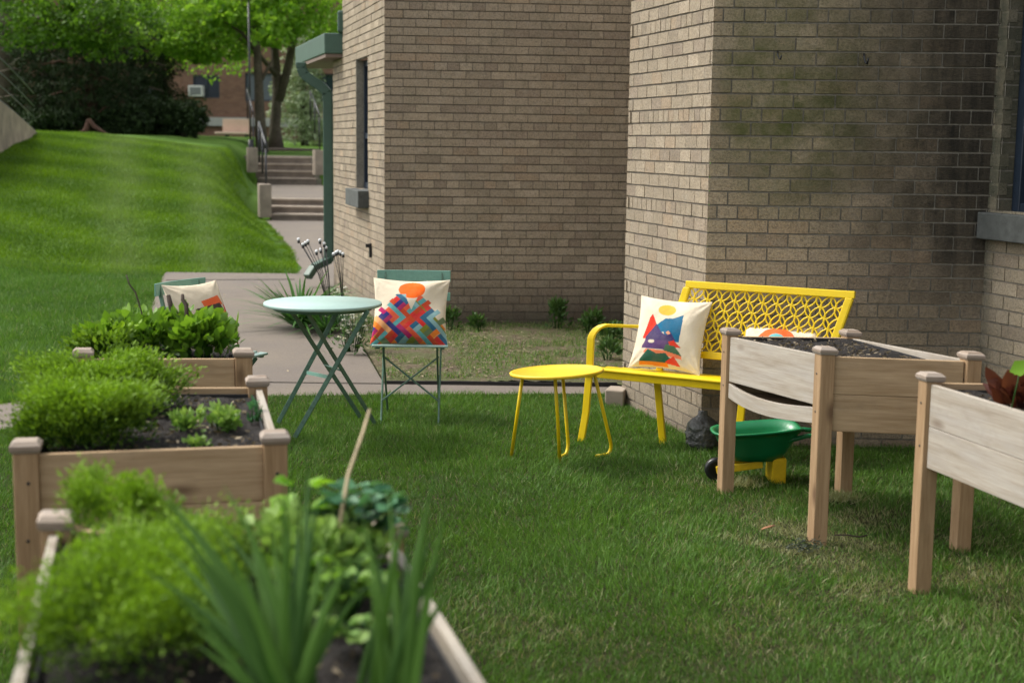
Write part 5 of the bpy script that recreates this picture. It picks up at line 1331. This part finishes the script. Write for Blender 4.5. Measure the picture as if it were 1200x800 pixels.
# ------------------------------------------------------------------ trees
def tree(name, label, cat, c, trunks, blobs, nleaf, L, W, mat, bark, group=None, up=.1, hang=.0):
    """trunks: list of (points, radii); blobs: (center, radius xyz, weight)"""
    t = thing(name, c, label, cat, group)
    b = MB()
    for pts, rad in trunks: b.tube(pts, rad, 9)
    b.build('trunk', bark, t)
    ws = np.array([q[2] for q in blobs], float); ws /= ws.sum(); idx = rng.choice(len(blobs), nleaf, p=ws)
    C = np.array([tuple(q[0]) for q in blobs])[idx]; Rr = np.array([q[1] for q in blobs])[idx]
    # sub clumps inside each blob
    nc = max(12, nleaf // 75); ci = rng.integers(0, nc, nleaf); cv = unit(rng.normal(size=(nc, 3))) * (rng.random((nc, 1)) ** .35)
    P = C + Rr * (cv[ci] + rng.normal(0, .065, (nleaf, 3)))
    D = rng.normal(0, 1, (nleaf, 3)) + np.array([0, 0, up - hang])
    side = rng.normal(0, .6, (nleaf, 3)) + np.array([0, 0, 1.])
    leaf_obj('crown', P, D, rng.uniform(.6, 1.3, nleaf) * L, rng.uniform(.7, 1.2, nleaf) * W, mat, t, var=np.clip(rng.random(nleaf) * .6 + .4 * rng.random(nc)[ci], 0, 1), side=side, kind='leaf')
    return t
def A3(px, py, Y): return at(px, py, Y)
gzt = lambda px, Y: Vector((at(px, 170, Y).x, Y, float(hz(at(px, 170, Y).x, Y)) - .1))
# twin stem maple
base = gzt(323, 45)
trs = [([base, A3(322, 150, 45), A3(325, 110, 45), A3(322, 60, 45), A3(314, 20, 45), A3(308, -30, 45), A3(300, -90, 45.5)], [.30, .18, .155, .125, .11, .09, .05]),
       ([A3(326, 118, 45), A3(336, 85, 45), A3(344, 45, 45), A3(348, 0, 45), A3(356, -60, 44)], [.17, .14, .12, .10, .05]),
       ([A3(325, 90, 45), A3(300, 60, 44), A3(270, 40, 43), A3(230, 25, 42)], [.09, .06, .04, .02]),
       ([A3(316, 30, 45), A3(290, 5, 44), A3(262, -20, 43)], [.07, .05, .02]), ([A3(344, 40, 45), A3(366, 10, 44), A3(390, -15, 43)], [.06, .04, .02])]
bl = [(A3(205, 20, 43), (1.9, 1.6, 1.15), 2.4), (A3(250, 42, 42.5), (1.5, 1.4, .8), 1.6), (A3(290, 10, 43), (1.6, 1.6, 1.0), 2), (A3(330, 20, 43), (1.2, 1.3, .7), 1.1), (A3(365, 15, 44), (1.5, 1.4, 1.1), 2), (A3(392, 45, 46), (.8, 1.0, .8), .7), (A3(262, 60, 42), (.9, .9, .30), .35), (A3(210, 50, 42), (.9, 1, .5), .7), (A3(165, 48, 41), (.9, .9, .45), .6), (A3(160, 30, 43), (1.5, 1.5, 1.0), 1.4), (A3(260, -50, 44), (4, 3, 2), 3.2), (A3(340, -60, 46), (3.5, 3, 2), 2), (A3(230, 50, 47), (2.5, 1.5, 1.2), 1.5)]
tree('maple_tree', 'twin stemmed maple with bright yellow green leaves by the upper steps', 'tree', base, trs, bl, 24000, .13, .085, M['maple'], M['bark'], 'trees behind the slope')
base = gzt(307, 42)
trs = [([base, A3(304, 130, 42), A3(303, 95, 42), A3(301, 60, 42), A3(296, 15, 42.5), A3(300, -40, 43)], [.21, .15, .13, .12, .09, .05]), ([A3(303, 100, 42), A3(312, 84, 42), A3(318, 72, 42)], [.07, .05, .03]), ([A3(301, 62, 42), A3(285, 40, 42), A3(262, 25, 41)], [.06, .05, .02])]
tree('maple_tree', 'single stemmed tree with a darker straight trunk just left of the twin stemmed maple', 'tree', base, trs, [(A3(280, 10, 41), (1.5, 1.4, .7), 1), (A3(300, -45, 42), (3, 2.5, 1.6), 2), (A3(238, 66, 43), (.6, .7, .25), .25), (A3(320, 42, 41), (.6, .7, .4), .25)], 3600, .19, .14, M['maple'], M['bark'], 'trees behind the slope')
# mid green leafy tree at upper left
base = gzt(4, 40)
trs = [([base, A3(5, 100, 40), A3(3, 50, 40), A3(8, 10, 40), A3(2, -40, 40)], [.42, .36, .34, .26, .15]), ([A3(5, 85, 40), A3(25, 70, 39.5), A3(45, 55, 39), A3(70, 48, 38.5)], [.12, .09, .06, .03]), ([A3(4, 40, 40), A3(40, 25, 39), A3(80, 10, 38)], [.12, .08, .03])]
tree('deciduous_tree', 'leafy tree with a thick dark trunk at the left edge above the railing', 'tree', base, trs, [(A3(25, 10, 36), (1.5, 1.1, .7), 1.5), (A3(80, 20, 35.5), (1.4, 1.0, .7), 1.7), (A3(130, 18, 36), (1.3, 1.0, .75), 1.6), (A3(70, 45, 35.5), (1.1, .8, .35), .8), (A3(60, -45, 37), (3.5, 2, 1.4), 2.4), (A3(125, 55, 36), (.9, .7, .4), .7), (A3(20, 45, 36), (.7, .7,   .4), .4)], 9000, .12, .08, M['mid_leaf'], M['bark'], 'trees behind the slope')
# dark conifers and yew thicket
def conifer(label, px, Y, top, wid, n, lean=0, barkm='bark', base_px=None):
    base = gzt(px, Y); trs = [([base, base.lerp(A3(px + lean, top, Y), .5) + Vector((.1, 0, 0)), A3(px + lean, top, Y)], [.22, .14, .04])]
    for k in range(7):
        f = .12 + .11 * k; s = base.lerp(A3(px + lean, top, Y), f); a = rnd.uniform(-1.2, 1.2) + (math.pi if k % 2 else 0); trs.append(([s, s + Vector((math.cos(a) * wid * .6, -abs(math.sin(a)) * wid * .4, .35)), s + Vector((math.cos(a) * wid, -abs(math.sin(a)) * wid * .6, .25))], [.05, .035, .012]))
    zt_ = A3(px + lean, top, Y).z; hh = zt_ - base.z; bl = []
    for k in range(9):
        f = .15 + .8 * k / 8; bl.append((base.lerp(A3(px + lean, top, Y), f) + Vector((rnd.uniform(-.3, .3), -.1, 0)), (wid * (1.05 - .5 * f), wid * .8, hh * .10), 1.1 - .6 * f))
    return tree('conifer_tree', label, 'tree', base, trs, bl, n, .15, .03, M['conifer'], M[barkm], 'dark conifers behind the slope', hang=.3)
conifer('dark conifer with a reddish leaning trunk behind the crest of the slope', 103, 38.5, 0, 1.6, 13000, 4, 'bark_red')
conifer('dark conifer beside the retaining wall end', 52, 39.5, 20, 1.3, 9000, -4)
conifer('dark conifer right of the reddish trunk, over the hedge', 150, 41, 30, 1.4, 11000, 3)
conifer('dark conifer nearest the brick building windows', 188, 44, 50, .95, 6500, 0)
conifer('dark conifer at the far left edge behind the railing', 18, 42, 5, 1.6, 6500, 0)
# fallen reddish limbs
b = MB(); b.tube([A3(104, 140, 36.2), A3(110, 148, 36.2), A3(118, 153, 36.1), A3(128, 159, 36)], [.05, .06, .045, .03], 7); b.tube([A3(96, 160, 36.2), A3(101, 152, 36.2), A3(104, 140, 36.2)], [.12, .08, .05], 7)
tag(b.build('tree_limb', M['bark_red']), 'bare reddish limb slanting to the ground at the crest of the slope', 'branch')
def hedge(label, px, py, Y, r, h, n, mat='hedge'):
    base = gzt(px, Y); trs = [([base, base + Vector((rnd.uniform(-.2, .2), 0, h * .7))], [.06, .02])]
    for k in range(4): trs.append(([base, base + Vector((rnd.uniform(-r, r) * .6, rnd.uniform(-.3, .3), h * .7))], [.04, .01]))
    bl = [(base + Vector((rnd.uniform(-.5, .5) * r, rnd.uniform(-.4, .4) * r, h * rnd.uniform(.25, .68))), (r * .55, r * .5, h * .32), 1) for _ in range(8)] + [(base + Vector((0, 0, h * .45)), (r, r * .8, h * .5), 4)]
    return tree('shrub', label, 'shrub', base, trs, bl, n, .11, .06, M[mat], M['bark'], 'dark evergreen shrubs on the crest')
hedge('rounded dark evergreen shrub at the right end of the row, nearest the bench', 216, 160, 38, .62, 1.25, 5200)
hedge('dark evergreen shrub second from the right in the row', 186, 160, 38.5, .68, 1.15, 5200)
hedge('dark evergreen shrub in the middle of the row', 153, 160, 38, .75, .95, 5200)
hedge('low dark evergreen shrub beside the reddish limb', 128, 160, 39, .6, .8, 3600)
hedge('dark shrub at the end of the retaining wall', 62, 158, 38, .8, .9, 4600)
# pale spruce
base = gzt(357, 50); hh = 3.6; bl = []
for k in range(14):
    f = k / 13; a = rnd.uniform(0, 6.28); bl.append((base + Vector((math.cos(a) * .5 * (1 - f), math.sin(a) * .4 * (1 - f), .35 + f * hh)), (1.25 * (1 - .5 * f), 1.1 * (1 - .5 * f), .22), 1.2 - .7 * f))
tree('spruce_tree', 'pale blue green spruce behind the twin stemmed maple', 'tree', base, [([base, base + Vector((0, 0, hh))], [.15, .03])], bl, 9000, .13, .06, M['spruce'], M['bark'], 'trees behind the slope', hang=.2)
# tall trees behind the brown building close the sky
for i, (px, lab) in enumerate(((20, 'tall tree far behind at the left edge'), (130, 'tall tree far behind the dark conifers'), (240, 'tall tree far behind the brown building roof'), (350, 'tall tree far behind, above the pale spruce'), (430, 'tall tree far behind the green eave'))):
    Y = 80 + 3 * (i % 2); base = gzt(px, Y); m_ = base + Vector((0, 0, 9))
    tree('deciduous_tree', lab, 'tree', base, [([base, m_, base + Vector((.5, 0, 15))], [.4, .3, .1])], [(base + Vector((rnd.uniform(-2, 2), 0, z)), (3.6, 2.5, 2.3), 1) for z in (5, 8, 11, 14)], 4200, .55, .42, M['mid_leaf'], M['bark'], 'trees behind the slope')

# ------------------------------------------------------------------ light
w = bpy.data.worlds.new('World'); S.world = w; w.use_nodes = True; nt = w.node_tree
sky = nt.nodes.new('ShaderNodeTexSky'); sky.sky_type = 'NISHITA'; sky.sun_disc = False
EL, AZ = math.radians(52), math.radians(-72)      # azimuth measured from +Y towards +X
sky.sun_elevation = EL; sky.sun_rotation = AZ; sky.dust_density = 4; sky.air_density = 1.2; sky.ozone_density = .6
hs = nt.nodes.new('ShaderNodeHueSaturation'); hs.inputs['Saturation'].default_value = .16
bgd = nt.nodes['Background']; nt.links.new(sky.outputs[0], hs.inputs['Color']); nt.links.new(hs.outputs[0], bgd.inputs['Color']); bgd.inputs['Strength'].default_value = .15
sun = bpy.data.lights.new('sun', 'SUN'); sun.energy = 1.5; sun.angle = math.radians(14); sun.color = (1, .94, .82)
so = bpy.data.objects.new('sun', sun); COL.objects.link(so)
dirv = Vector((math.sin(AZ) * math.cos(EL), math.cos(AZ) * math.cos(EL), math.sin(EL)))
so.rotation_euler = (-dirv).to_track_quat('-Z', 'Y').to_euler(); so.location = (0, 0, 20)
S.view_settings.view_transform = 'Standard'; S.view_settings.look = 'None'; S.view_settings.exposure = .86; S.view_settings.gamma = 1
S.render.engine = 'CYCLES'
S.render.resolution_x = 1024; S.render.resolution_y = 682
S.cycles.max_bounces = 6; S.cycles.transparent_max_bounces = 8
